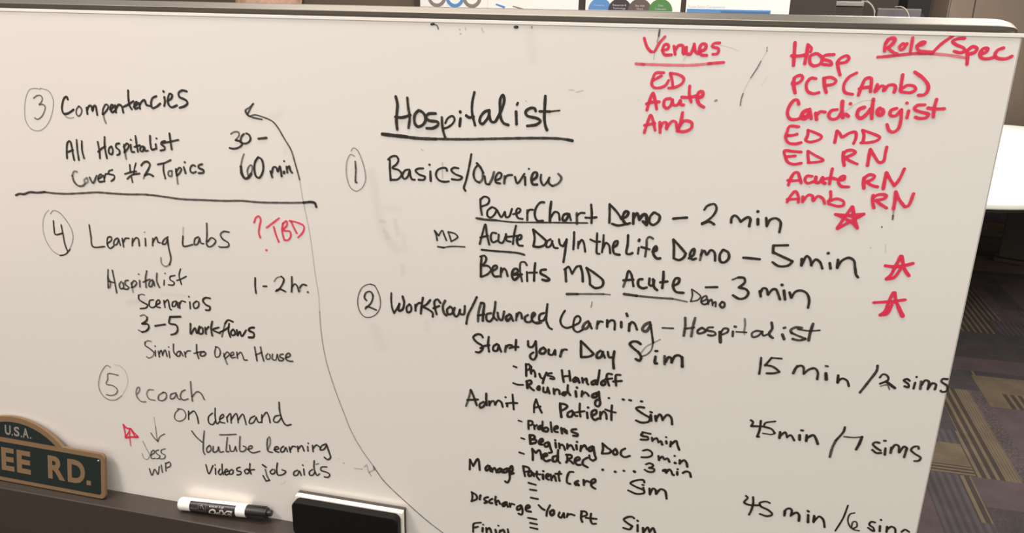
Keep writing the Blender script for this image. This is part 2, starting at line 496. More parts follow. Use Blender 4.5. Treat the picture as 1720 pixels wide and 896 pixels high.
('handwritten_line', 'red handwriting reading PCP (Amb)', 'R', '''
33 99 10382,434 10385,498 10406,566
29 99 10370,488 10391,425 10441,408 10456,431 10429,472 10381,489
29 99 10571,432 10527,430 10494,482 10513,546 10566,567 10614,554
33 99 10639,426 10654,497 10675,550
28 99 10634,426 10699,416 10746,446 10728,473 10660,490
28 99 10910,368 10851,407 10816,480 10836,543 10903,558
30 99 10952,564 10971,474 10993,417 11035,410 11050,528
30 99 10951,508 10995,494 11044,487
30 99 11098,463 11087,527
30 99 11094,521 11132,475 11158,479 11159,518 11191,467 11245,465 11253,499 11247,525
30 99 11294,369 11295,440 11297,511
28 99 11297,500 11348,460 11408,468 11420,495 11387,521 11303,518
31 99 11389,343 11464,392 11516,452 11520,503 11498,537 11452,542'''),
('handwritten_line', 'red handwriting reading Cardiologist', 'R', '''
31 99 10451,667 10436,630 10407,633 10370,693 10362,758 10392,804 10450,806 10509,773
38 99 10534,717 10497,743 10491,790 10525,792 10553,749
31 99 10553,706 10577,794
34 99 10610,741 10625,798
31 99 10617,759 10649,726 10691,728
30 99 10791,700 10741,713 10725,760 10751,788 10802,778 10830,725
36 99 10826,623 10832,703 10850,769
34 99 10873,737 10895,756
33 99 10896,641 10898,644
35 99 11021,668 10976,691 10970,748 11005,768 11050,725 11073,681
34 99 11085,593 11087,691 11097,766
39 99 11153,672 11136,694 11146,726 11172,730 11186,702 11174,682
30 99 11292,665 11247,686 11247,728 11293,732 11325,685
30 99 11333,674 11343,764 11332,850 11296,878 11259,865 11233,812
30 99 11394,682 11390,746
31 99 11368,614 11371,616
30 99 11518,623 11455,633 11439,664 11494,687 11563,705 11551,734 11484,744 11459,735
30 99 11606,570 11600,646 11606,727
30 99 11547,650 11616,655 11684,650'''),
('pen_mark', 'thin grey arc crossing the word Cardiologist', 'K', '''
8 22 10856,724 10918,662 10983,621 11052,605 11114,613'''),
('handwritten_line', 'red handwriting reading ED MD', 'R', '''
29 96 10478,873 10396,874 10381,923 10374,979 10404,1025 10469,1033 10518,1017
29 96 10385,961 10433,956 10473,942
29 96 10563,900 10567,946 10553,989
26 96 10563,900 10634,922 10691,952 10679,978 10593,1009 10555,997
32 96 10812,1001 10815,943 10818,894
29 96 10818,894 10841,909 10867,946 10933,904 10978,896 10989,945 10976,1000
30 96 11037,877 11054,919 11054,990
27 96 11034,875 11117,899 11193,933 11172,962 11109,984 11037,991'''),
('handwritten_line', 'red handwriting reading ED RN', 'R', '''
29 96 10530,1106 10457,1105 10379,1105 10392,1157 10421,1207 10478,1226 10545,1210
29 96 10405,1159 10483,1146
30 96 10589,1095 10595,1145 10610,1200
25 96 10588,1093 10662,1132 10737,1172 10691,1190 10603,1203
33 96 10900,1087 10908,1148 10925,1208
30 96 10900,1104 10927,1071 10977,1064 11006,1081 10964,1114 10925,1134
27 96 10926,1141 10982,1168 11037,1188
33 96 11126,1196 11126,1124 11129,1046
29 96 11129,1044 11168,1099 11224,1162 11256,1149 11261,1071 11265,1016'''),
('handwritten_line', 'red handwriting reading Acute RN', 'R', '''
30 99 10455,1427 10468,1363 10498,1304 10525,1302 10547,1346 10568,1399
28 99 10443,1382 10503,1381 10561,1372
29 99 10657,1328 10609,1331 10598,1372 10625,1398 10674,1378
34 99 10692,1333 10696,1382 10728,1383 10749,1338
34 99 10751,1333 10765,1383 10782,1387
30 99 10826,1245 10822,1311 10820,1391
30 99 10771,1346 10828,1333 10882,1343
29 99 10893,1349 10942,1339 10943,1308 10910,1319 10895,1363 10924,1404 10994,1407
35 99 11115,1312 11117,1359 11127,1409
30 99 11114,1319 11154,1280 11202,1288 11191,1318 11144,1346
30 99 11145,1351 11190,1378 11244,1389
34 99 11294,1403 11295,1324 11299,1251
30 99 11299,1251 11339,1310 11385,1368
29 99 11385,1368 11416,1310 11445,1205'''),
('handwritten_line', 'red handwriting reading Amb below Acute RN', 'R', '''
29 96 10464,1592 10489,1529 10526,1482 10557,1524 10567,1587
27 96 10459,1566 10515,1560 10568,1552
29 96 10599,1527 10604,1581
29 96 10608,1567 10649,1509 10684,1515 10697,1563 10735,1514 10787,1542 10803,1581
29 96 10840,1460 10849,1526 10832,1559
28 96 10832,1559 10908,1527 10967,1549 10972,1584 10929,1598 10835,1579'''),
('handwritten_line', 'red handwriting reading RN, lowest in the red list', 'R', '''
33 96 11217,1470 11222,1533 11241,1588
31 96 11216,1493 11265,1461 11333,1465 11322,1491 11248,1519
31 96 11248,1519 11301,1555 11352,1582
33 96 11412,1587 11412,1507 11406,1423
31 96 11406,1423 11446,1493 11503,1557
30 96 11503,1559 11532,1549 11560,1429'''),
('star', 'red five-pointed star below Amb RN', 'R', '''
31 99 10948,1811 11005,1688 11050,1594
36 99 11053,1594 11081,1682
29 99 11072,1671 11127,1794
29 99 11127,1797 11055,1736 10913,1677
28 99 10913,1677 11025,1677 11164,1654
31 99 11164,1654 11074,1723 10949,1815
31 99 11025,1677 11101,1692 11132,1683'''),
('ink_smudge', 'small grey streaks below the letter N', 'K', '''
16 38 11415,1604 11418,1638
18 73 11419,1649 11422,1687
13 79 11340,1765 11341,1770
7 79 11018,1727 11022,1739
11 13 11397,1935 11411,2011
11 22 11267,1984 11279,1974
9 13 11717,953 11720,955
12 13 11156,1424 11161,1428
12 17 10644,1431 10646,1435'''),
('circled_number', 'thin grey circled number 4', 'K', '''
14 49 1989,2374 2039,2330 2121,2349 2206,2444 2263,2559 2262,2664 2198,2791 2114,2878 2041,2902
14 38 2041,2902 1945,2857 1876,2758 1845,2639 1857,2502 1905,2393 1971,2328
19 86 2195,2807 2114,2878 2032,2901
22 90 2016,2459 2008,2550 2011,2630 2123,2608
22 90 2119,2503 2125,2615 2132,2751 2155,2838'''),
('handwritten_line', 'black handwriting reading Learning Labs', 'K', '''
23 86 2522,2470 2525,2611 2529,2739 2699,2727
23 86 2748,2682 2811,2632 2811,2597 2765,2606 2742,2697 2772,2743 2831,2708
23 86 2901,2602 2856,2628 2835,2689 2872,2686 2911,2623
23 86 2912,2615 2925,2689
23 86 2964,2601 2968,2707
23 86 2973,2650 3009,2597 3059,2592
23 86 3109,2588 3092,2681
23 86 3102,2636 3160,2575 3186,2584 3190,2673
23 86 3285,2573 3278,2665
15 86 3283,2495 3286,2496
23 86 3389,2564 3374,2654
23 86 3382,2612 3439,2545 3456,2605 3484,2610
23 86 3597,2527 3538,2569 3510,2622 3551,2619 3590,2557
23 86 3588,2550 3591,2659 3604,2799 3576,2873
23 49 3576,2873 3519,2902 3471,2871 3469,2796
22 27 3817,2393 3801,2502
23 86 3801,2502 3793,2622 3920,2594
22 86 4007,2492 3960,2518 3944,2592 3984,2581 4021,2505
22 86 4020,2513 4033,2566 4067,2569
22 86 4134,2317 4124,2446 4109,2584 4139,2601 4196,2572 4230,2520 4182,2487 4122,2540
21 86 4265,2585 4267,2586
22 86 4414,2400 4345,2399 4300,2438 4321,2487 4397,2537 4390,2574 4280,2594'''),
('handwritten_line', 'black handwriting reading Hospitalist below Learning Labs', 'K', '''
22 86 2705,3019 2683,3144 2671,3262
22 86 2764,3021 2776,3166 2783,3313
22 86 2695,3171 2762,3180
22 67 2692,3128 2713,3188 2695,3252
22 86 2873,3156 2838,3198 2848,3252 2893,3232 2893,3170
22 86 2974,3131 2931,3143 2924,3190 2969,3224 2940,3250 2890,3247
22 86 3012,3158 3017,3219
22 49 3017,3219 3020,3280
22 86 3009,3181 3058,3126 3088,3150 3048,3204 3003,3220
22 86 3135,3115 3128,3200
23 86 3132,3036 3134,3037
22 86 3252,2982 3223,3076 3215,3199
22 86 3182,3133 3279,3085
22 86 3320,3089 3275,3116 3259,3179 3292,3176 3326,3103 3335,3164
22 86 3389,2999 3375,3106 3402,3180
22 86 3477,3081 3466,3143
21 86 3498,2991 3501,2992
21 86 3632,3005 3565,3027 3560,3065 3613,3098 3593,3130 3527,3133
21 86 3719,2914 3690,3000 3709,3111
21 86 3649,3067 3709,3043 3786,3002'''),
('handwritten_line', 'black handwriting reading Scenarios', 'K', '''
19 67 3176,3303 3143,3295 3096,3311
23 90 3091,3312 3089,3366 3154,3406 3201,3429 3179,3466 3092,3488
23 90 3294,3352 3242,3366 3225,3437 3264,3457 3312,3433
23 90 3318,3420 3382,3374 3370,3344 3333,3371 3325,3434 3377,3444
23 90 3439,3345 3444,3434
23 90 3443,3375 3495,3331 3513,3448 3529,3456
23 90 3609,3334 3561,3355 3551,3410 3589,3398 3616,3344
23 90 3621,3344 3627,3417
23 90 3648,3350 3651,3422
23 90 3654,3371 3684,3326 3737,3331
23 90 3798,3325 3796,3411
25 90 3791,3257 3794,3260
23 90 3889,3305 3844,3348 3854,3400 3905,3379 3920,3317 3889,3305
28 90 4080,3249 4016,3249 3979,3287 4014,3337 4068,3362 4056,3401 4007,3407'''),
('handwritten_line', 'red handwriting reading ? TBD', 'R', '''
25 82 4745,2260 4773,2202 4812,2181 4832,2211 4809,2304 4796,2375 4811,2433
32 82 4875,2575 4878,2576
25 82 4899,2307 4978,2248 5064,2183
25 82 4990,2289 5012,2385 5041,2464
25 82 5109,2237 5091,2322 5107,2419
25 82 5104,2245 5155,2209 5158,2254 5106,2321 5187,2328 5195,2383 5155,2433 5110,2433
24 82 5210,2208 5242,2282 5274,2342
24 82 5191,2203 5290,2216 5365,2251 5354,2314 5286,2389'''),
('handwritten_line', 'black handwriting reading 1-2 hr.', 'K', '''
24 92 4705,2929 4696,3033 4700,3119
24 92 4800,3023 4844,3018
18 61 4948,2949 4982,2902 5044,2878
24 92 5044,2878 5073,2908 5053,2968 4994,3047 4959,3068
24 92 4971,3052 5018,3037 5085,3060
24 92 5176,2868 5172,2956 5161,3056
21 92 5167,3000 5210,2952 5238,2978 5255,3045
18 43 5272,2967 5272,3036
24 92 5270,2992 5310,2949 5355,2955
29 92 5367,3035 5369,3036'''),
('handwritten_line', 'black handwriting reading 3-5 workflows', 'K', '''
20 67 3079,3587 3132,3565 3176,3592
27 95 3176,3592 3165,3632 3090,3688
27 95 3090,3688 3175,3686 3183,3725 3137,3778 3075,3801
22 61 3075,3801 3027,3778
27 95 3274,3696 3421,3658
31 95 3648,3531 3501,3551
27 95 3501,3551 3482,3636 3572,3649 3590,3702 3559,3758 3489,3788
26 95 3777,3607 3767,3744 3834,3658 3851,3726 3899,3627
26 95 3926,3636 3885,3668 3887,3727 3934,3714 3941,3649
26 95 3975,3634 3977,3719
26 95 3979,3668 4025,3620
26 95 4081,3544 4055,3640 4062,3733
26 95 4163,3612 4078,3653 4172,3689
26 95 4361,3520 4294,3505 4249,3556
26 61 4249,3556 4191,3733
26 95 4173,3673 4232,3643 4302,3589
26 95 4305,3550 4288,3644 4305,3723
26 95 4355,3616 4319,3656 4331,3698 4373,3678 4370,3630
26 95 4403,3619 4404,3693 4441,3634 4460,3694 4527,3609
31 95 4637,3561 4581,3575 4562,3605 4626,3636 4619,3686 4554,3698'''),
('handwritten_line', 'black handwriting reading Similar to Open House', 'K', '''
21 55 3187,3916 3145,3910 3099,3935
21 82 3099,3935 3094,3976 3156,4017 3210,4059
21 55 3209,4067 3186,4114 3122,4148 3095,4133
21 82 3231,4032 3224,4109
24 82 3237,3971 3238,3974
21 82 3273,4035 3280,4115
21 82 3280,4074 3317,4018 3330,4089
21 82 3333,4068 3375,4006 3392,4093
21 82 3427,4016 3428,4104
21 82 3429,3959 3432,3962
21 82 3504,3910 3497,4023 3531,4064
21 82 3589,3996 3544,4017 3530,4067 3573,4062 3596,4003 3620,4056
21 82 3647,3997 3656,4068
20 82 3655,4028 3690,3983 3733,3975
24 82 3829,3879 3823,3983 3839,4064
20 82 3779,4004 3891,3962
24 82 3924,3959 3877,3984 3868,4022 3913,4020 3947,3980 3919,3960
20 82 4096,3878 4072,3952 4082,4014 4124,4001 4151,3934 4128,3882 4088,3876
20 82 4194,3953 4207,4022
25 55 4207,4022 4230,4091
20 82 4190,3993 4245,3926 4272,3951 4213,4014
20 82 4281,3977 4332,3947 4327,3916 4293,3941 4296,3995 4350,3984
20 82 4376,3911 4377,3993
20 82 4381,3948 4432,3907 4453,3952 4469,4002 4509,4000
23 82 4624,3814 4633,3898 4641,3994
23 82 4704,3804 4713,3888 4732,3983
20 82 4628,3918 4714,3873
20 82 4796,3878 4766,3916 4779,3955 4820,3937 4819,3886
20 82 4856,3878 4851,3946 4890,3952 4919,3874
20 82 4919,3874 4933,3939
23 82 4998,3861 4958,3873 4956,3905 5002,3919 4976,3949 4937,3951
23 82 5026,3907 5091,3868 5078,3838 5037,3867 5033,3926 5071,3942 5118,3939'''),
('circled_number', 'faint grey circled number 5', 'K', '''
15 57 2538,4349 2488,4330 2403,4417 2347,4525 2317,4648 2350,4763 2431,4821 2539,4814 2648,4739
11 27 2648,4739 2738,4608 2773,4485 2753,4379 2684,4314 2606,4304
18 69 2637,4448 2487,4448 2470,4526 2438,4598 2534,4610 2594,4656 2571,4715 2494,4755 2414,4754'''),
('handwritten_line', 'black handwriting reading ecoach', 'K', '''
21 61 2885,4681 2928,4624 2929,4578 2897,4595 2869,4674 2886,4740 2933,4781 3000,4775
21 61 3133,4588 3066,4597 3028,4661 3054,4725 3140,4735
21 77 3278,4601 3201,4662 3194,4719 3254,4722 3313,4667 3312,4608 3273,4602
21 77 3460,4584 3382,4620 3371,4680 3421,4665 3463,4604
21 77 3466,4604 3485,4664 3515,4669
21 77 3598,4524 3549,4556 3518,4631 3552,4672 3627,4645
21 77 3690,4396 3684,4529 3685,4670
21 77 3687,4608 3772,4525 3820,4543 3859,4624'''),
('handwritten_line', 'black handwriting reading on demand', 'K', '''
20 67 3470,4818 3410,4886 3397,4964 3455,4990 3538,4944 3565,4884 3535,4817 3453,4812
23 86 3611,4823 3598,4943
23 86 3606,4874 3689,4812 3725,4874 3736,4979
23 86 3953,4802 3890,4866 3890,4951 3936,4966 3988,4903
23 86 3999,4725 3986,4852 4001,4943 4042,4911
22 86 4046,4877 4109,4826 4104,4797 4058,4837 4054,4909 4117,4917
22 86 4151,4825 4156,4894
22 86 4150,4837 4206,4770 4207,4904
22 86 4206,4862 4291,4758 4307,4884
22 86 4307,4847 4382,4753 4405,4824 4416,4894
22 86 4546,4754 4485,4796 4463,4866 4513,4855 4564,4776
22 86 4564,4768 4592,4835 4630,4827
22 86 4646,4723 4638,4831
22 86 4646,4764 4715,4680 4743,4741 4753,4817
22 86 4883,4696 4825,4721 4804,4790 4852,4796 4905,4734
25 86 4896,4515 4896,4637 4927,4764 4971,4819 5037,4800'''),
('star', 'small red five-pointed star beside the down arrow', 'R', '''
25 86 2607,5168 2617,5263 2615,5348
28 86 2608,5163 2646,5206 2714,5210
25 86 2711,5205 2760,5268 2805,5305
34 86 2614,5355 2696,5335 2806,5319
22 86 2616,5343 2669,5273 2699,5215
22 86 2714,5213 2738,5271 2763,5311
20 86 2690,5252 2676,5351
20 73 2676,5351 2678,5466'''),
('arrow', 'small black arrow pointing down', 'K', '''
15 32 3090,4984 3095,5121
15 61 3095,5121 3093,5330
17 73 3011,5224 3058,5297 3101,5338
17 73 3101,5338 3142,5261 3220,5206'''),
('handwritten_line', 'grey handwriting of four letters below the down arrow', 'K', '''
15 43 2872,5365 2912,5465 2956,5564
15 43 2956,5564 2907,5634 2854,5625 2837,5556
18 77 2970,5562 3031,5508 3026,5476 2980,5516 2973,5611 3028,5597
18 77 3099,5461 3051,5490 3064,5529 3106,5549 3083,5588 3045,5603
18 77 3201,5428 3139,5459 3133,5500 3185,5527 3164,5580 3100,5594'''),
('handwritten_line', 'grey handwriting reading WIP', 'K', '''
20 82 2918,5770 2944,5868 3001,5767 3035,5838 3077,5711
20 82 3108,5684 3112,5796
20 82 3178,5641 3169,5765
20 82 3176,5656 3241,5620 3249,5672 3191,5714'''),
('handwritten_line', 'black handwriting above the line about videos of job aids', 'K', '''
21 82 3626,5101 3683,5178 3762,5244
21 82 3809,5073 3779,5241 3765,5373 3781,5419
21 82 3865,5271 3816,5330 3825,5381 3881,5334 3875,5278
23 82 3916,5280 3912,5363 3966,5341 3994,5276
21 82 3994,5281 4008,5348 4060,5331
21 82 4028,5095 4135,5078 4264,5052
21 82 4135,5117 4112,5232 4103,5328 4138,5317
21 82 4155,5225 4164,5309 4207,5299 4239,5229
21 82 4238,5238 4249,5299
21 82 4317,5072 4302,5185 4301,5288 4355,5279 4390,5222 4350,5206
21 82 4405,5245 4471,5215 4474,5184 4434,5198 4421,5251 4469,5283 4580,5243
21 61 4690,5209 4735,5100 4730,5014 4699,5056
21 82 4699,5056 4687,5141 4697,5225 4754,5232
26 82 4777,5195 4841,5168 4835,5144 4793,5159 4792,5209 4841,5219
25 82 4913,5123 4874,5163 4874,5210 4913,5195 4941,5135 4962,5191
25 82 4991,5119 5002,5193
25 82 5005,5154 5041,5103 5081,5105
25 82 5106,5092 5109,5167
25 82 5112,5128 5164,5075 5191,5146
25 82 5244,5074 5245,5137
25 82 5253,5026 5256,5029
25 82 5310,5047 5313,5135
25 82 5315,5088 5366,5035 5412,5061
25 82 5495,4998 5433,5036 5411,5094 5462,5078 5502,5009
27 82 5502,5017 5529,5109 5544,5181 5503,5216 5461,5190'''),
('handwritten_line', 'black handwriting reading videos of job aids', 'K', '''
23 90 3779,5572 3809,5699 3883,5567
23 90 3914,5602 3908,5691
23 90 3914,5551 3915,5555
23 90 3982,5603 3951,5658 3974,5689 4009,5652
23 90 4018,5524 4012,5612 4023,5677
23 90 4039,5640 4093,5611 4079,5584 4050,5615 4056,5675 4101,5654
23 90 4156,5580 4113,5613 4118,5653 4159,5641 4172,5589
23 90 4275,5525 4226,5554 4227,5585 4286,5593 4270,5631 4221,5648
23 90 4377,5534 4335,5567 4352,5608 4396,5583 4394,5535
23 90 4421,5449 4413,5546 4425,5601
23 90 4387,5553 4479,5526
23 73 4635,5500 4652,5592 4681,5648
23 90 4630,5669 4594,5594
23 90 4681,5648 4633,5669
29 90 4601,5437 4646,5464
23 90 4739,5478 4699,5524 4722,5551 4766,5521 4764,5479
23 90 4810,5377 4794,5482 4805,5549 4885,5527 4918,5479 4869,5465
22 90 5084,5434 5036,5468 5030,5517 5080,5503 5108,5442 5132,5503
22 90 5171,5402 5174,5487
25 90 5161,5348 5164,5351
22 90 5290,5391 5247,5432 5252,5479 5294,5467 5321,5420
22 90 5322,5259 5315,5379 5350,5466 5384,5435
22 90 5487,5320 5414,5337 5406,5380 5498,5402 5524,5428 5495,5467 5447,5469
14 90 5343,5306 5381,5292'''),
('ink_smudge', 'faded grey scribble beside the long line above the eraser', 'K', '''
14 32 5861,5280 5963,5271
16 32 5987,5242 6020,5203 6031,5243
16 32 6033,5259 6048,5299 6077,5352
19 32 6105,5198 6114,5246 6047,5307
19 38 6112,5213 6123,5261
14 43 5710,5229 5726,5227
14 22 5652,5179 5660,5181
15 13 4846,5681 4880,5658 4908,5618
14 17 4874,5281 4879,5285
14 13 5199,5293 5232,5279'''),
('divider_line', 'long black horizontal line above Learning Labs', 'K', '''
29 92 1530,2175 1583,2154 1653,2152 1736,2123 1856,2119 1962,2103
25 79 1944,2104 2079,2109 2265,2104 2503,2078 2705,2055 2917,2053 3128,2048 3371,2033 3607,2041 3825,2053 4136,2042 4411,2031 4609,2015 4818,2016 5158,1997 5377,1979
31 95 5377,1979 5479,1965 5514,1973 5531,2016'''),
('handwritten_line', 'black underlined handwriting ending Demo - 2 min', 'K', '''
24 99 7414,1792 7419,1875 7433,1957
24 99 7414,1792 7459,1759 7508,1778 7499,1830 7428,1868
24 99 7538,1866 7494,1908 7495,1965 7527,1980 7572,1940 7588,1887 7545,1865
24 99 7597,1893 7624,1942 7643,1967 7681,1906
24 99 7681,1906 7695,1962 7727,1953 7757,1868
24 99 7771,1924 7834,1900 7848,1867 7820,1857 7802,1896 7823,1959 7874,1967
27 79 7922,1868 7923,1976
24 99 7920,1900 7947,1862 7979,1860
26 99 8097,1773 8058,1776 8010,1842 8002,1919 8033,1974 8090,1969
29 99 8169,1761 8161,1856 8163,1970
24 99 8164,1944 8211,1865 8249,1874 8265,1949
29 99 8342,1873 8305,1889 8296,1946 8327,1944 8361,1878
24 99 8360,1872 8382,1939
29 79 8440,1859 8446,1972
24 99 8442,1887 8477,1856 8520,1853
26 99 8582,1759 8594,1860 8596,1953
26 99 8532,1900 8596,1897 8644,1887
26 99 8769,1741 8775,1845 8778,1935
26 99 8769,1741 8846,1815 8899,1885
27 99 8806,1943 8867,1956 8938,1938
31 99 8892,1880 8945,1857 8963,1812 8935,1802 8908,1878 8950,1933 8985,1922
30 99 9014,1817 9019,1925
30 99 9020,1866 9049,1812 9078,1877
36 99 9078,1877 9110,1825 9139,1823 9152,1921
33 99 9115,1893 9153,1927
28 99 9214,1793 9182,1838 9180,1900 9218,1921 9268,1880 9275,1824 9225,1792
28 99 9409,1841 9475,1829 9543,1819
24 99 9702,1727 9727,1686 9793,1663 9817,1703 9793,1777 9730,1843 9692,1864
27 99 9693,1873 9720,1858 9765,1843 9811,1867
26 99 9969,1836 9970,1788 9995,1761 10025,1777 10058,1817
29 99 10058,1819 10120,1770 10144,1780 10143,1858
31 99 10216,1780 10222,1833
32 99 10206,1707 10209,1704
26 99 10292,1762 10307,1844
26 99 10307,1838 10333,1776 10386,1760 10429,1793 10430,1894'''),
('underline', 'black underline below the first demo line', 'K', '''
27 92 7374,1998 7476,2006 7592,2003
19 92 7580,2004 7760,2009 8015,1992 8266,1974 8556,1954'''),
('handwritten_line', 'small black handwriting reading MD left of Acute Day', 'K', '''
19 95 6906,2170 6926,2222 6936,2281
19 95 6913,2177 6953,2226
19 95 6953,2226 6994,2163 7014,2208 7041,2272
19 95 7061,2177 7081,2229 7094,2274
19 95 7061,2173 7141,2190 7168,2221 7141,2250 7094,2278'''),
('underline', 'short black underline below the small MD', 'K', '''
22 92 6943,2350 7014,2355
18 92 7000,2356 7094,2334 7248,2325'''),
('handwritten_line', 'black handwriting reading Acute Day In the Life Demo - 5 min', 'K', '''
24 99 7414,2279 7439,2172 7474,2058 7491,2167 7519,2277
24 99 7419,2206 7504,2179
24 99 7595,2145 7550,2143 7534,2203 7558,2247 7610,2223
24 99 7621,2156 7623,2235 7662,2244 7699,2163
24 99 7699,2143 7707,2214 7753,2223
24 99 7806,2044 7789,2129 7777,2248
24 99 7706,2175 7764,2164 7828,2152
27 99 7817,2198 7861,2181 7864,2142 7835,2151 7819,2205 7838,2255 7883,2258
27 99 7990,2071 8008,2162 7998,2254
27 99 7990,2071 8070,2131 8136,2184
28 99 8136,2184 8112,2231 8062,2255 8005,2256
24 99 8179,2160 8142,2189 8138,2248 8176,2238 8199,2178
24 99 8193,2179 8221,2247 8259,2250
24 99 8267,2153 8282,2210 8314,2226
24 99 8314,2226 8348,2146
27 99 8348,2146 8339,2263 8325,2397
26 99 8422,2063 8424,2165 8422,2249
26 79 8471,2161 8471,2231
24 99 8473,2199 8504,2139 8523,2156 8548,2263
24 99 8660,2055 8663,2170 8672,2271 8697,2272
24 99 8594,2127 8647,2146 8696,2141
24 99 8728,2069 8728,2164 8721,2254
24 99 8725,2222 8757,2149 8789,2171 8807,2256
27 99 8828,2193 8868,2164 8875,2119 8848,2128 8831,2193 8850,2255 8905,2263
27 99 8976,2048 8979,2142 8974,2244 9008,2247 9034,2232
23 99 9093,2170 9089,2236
29 99 9093,2084 9089,2101
26 79 9229,2064 9192,2048 9170,2069 9170,2150 9164,2258
26 99 9117,2161 9202,2179
30 99 9234,2201 9274,2179 9265,2142 9243,2169 9248,2232 9287,2269 9316,2263
28 99 9430,2055 9443,2139 9450,2251
28 99 9430,2055 9500,2121 9565,2190
28 99 9565,2190 9546,2236 9501,2265 9452,2251
28 99 9599,2237 9642,2196 9642,2133 9615,2161 9608,2211 9635,2246 9669,2233
26 73 9718,2139 9717,2189 9709,2246
26 99 9712,2189 9742,2143 9769,2184 9805,2131 9842,2153 9856,2238
28 99 9919,2121 9896,2172 9908,2240 9944,2249 9985,2202 9973,2141 9925,2118
28 99 10124,2182 10200,2182 10280,2184
26 99 10526,2018 10391,2033
28 99 10391,2033 10397,2108
28 99 10400,2102 10488,2137 10587,2176
26 99 10588,2180 10554,2222 10466,2237 10403,2202
29 99 10670,2144 10675,2211
26 99 10679,2198 10712,2110 10742,2132 10768,2202
26 99 10762,2200 10798,2138 10839,2159 10870,2223
28 99 10930,2162 10945,2216
33 99 10902,2065 10904,2064
28 99 11000,2122 11004,2204
26 99 11003,2198 11036,2128 11096,2093 11143,2118 11164,2189 11185,2259 11205,2281'''),
('underline', 'black underline below the word Acute left of Day', 'K', '''
24 99 7434,2341 7573,2342 7703,2340 7833,2341 7905,2354'''),
('handwritten_line', 'black handwriting beginning Benefits MD Acute', 'K', '''
28 99 7436,2424 7430,2532 7432,2646
25 99 7422,2418 7468,2405 7489,2432 7470,2488 7437,2518
25 99 7437,2518 7510,2517 7543,2554 7511,2605 7438,2646
27 99 7564,2566 7609,2528 7602,2502 7569,2518 7557,2587 7585,2627 7631,2620
25 99 7655,2524 7651,2625
25 99 7654,2578 7688,2527 7708,2545 7729,2610
30 99 7775,2593 7839,2553 7832,2520 7799,2523 7775,2593 7802,2644 7854,2598
24 86 7934,2470 7914,2439 7869,2443 7862,2531 7888,2655
25 99 7801,2590 7886,2575
24 99 7937,2543 7944,2646
27 99 8024,2436 8018,2529 8018,2636
24 99 7950,2551 8047,2539
30 99 8141,2497 8091,2509 8085,2542 8151,2576 8184,2606 8153,2620 8107,2613
30 86 8349,2477 8363,2608
25 99 8338,2478 8363,2456 8381,2441 8423,2516
25 99 8423,2516 8469,2433 8506,2423
29 99 8506,2423 8529,2493 8540,2590
27 99 8570,2436 8606,2524 8617,2616
28 99 8570,2436 8666,2492 8752,2563 8743,2623 8675,2649 8617,2616
26 73 8965,2607 8990,2513
26 99 8990,2513 9008,2427 9035,2456 9069,2590
28 99 8960,2535 9064,2518
30 99 9154,2503 9118,2513 9119,2578 9167,2602 9203,2589
29 99 9226,2489 9231,2560 9262,2563 9275,2504
29 99 9262,2492 9282,2581 9314,2607
30 99 9361,2402 9365,2489 9362,2579
29 99 9337,2520 9408,2503
29 99 9471,2542 9517,2512 9524,2460 9488,2463 9468,2543 9501,2604 9579,2609
25 99 9794,2527 9907,2513'''),
('underline', 'black underline below the word MD after Benefits', 'K', '''
30 86 8376,2747 8490,2735
23 73 8478,2736 8629,2720 8766,2707
16 67 8766,2707 8835,2706'''),
('underline', 'black underline below the word Acute after MD', 'K', '''
31 90 8977,2684 9113,2690
25 77 9100,2690 9296,2690 9477,2684
20 67 9477,2684 9623,2701'''),
('pen_mark', 'tiny grey pen tick below the underlined MD', 'K', '''
11 55 8650,2805 8648,2839 8641,2869'''),
('handwritten_line', 'small black handwriting reading Demo below the underline of Acute', 'K', '''
17 90 9658,2562 9670,2625 9658,2694
17 90 9658,2562 9715,2595 9753,2629 9728,2671 9658,2694
21 90 9765,2686 9815,2649 9806,2617 9772,2640 9765,2693 9797,2712 9831,2692
21 90 9827,2654 9835,2704
21 90 9833,2685 9862,2650 9880,2713
21 90 9878,2693 9905,2671 9910,2722
26 90 9969,2664 9949,2699 9976,2728 9997,2706 9987,2669 9966,2669'''),
('handwritten_line', 'black handwriting reading 3 min', 'K', '''
19 79 10043,2421 10097,2391
27 99 10097,2391 10153,2391 10166,2434 10115,2496
27 99 10115,2496 10185,2508 10212,2543 10189,2596 10133,2615 10066,2584
28 99 10318,2513 10334,2568
27 99 10326,2531 10348,2479 10377,2482 10401,2542
27 99 10401,2542 10440,2482 10468,2479 10496,2526 10520,2580
30 99 10545,2483 10567,2575
33 99 10519,2426 10522,2428
28 99 10600,2497 10624,2551
26 99 10624,2551 10655,2485 10708,2467 10762,2492 10793,2558 10793,2639'''),
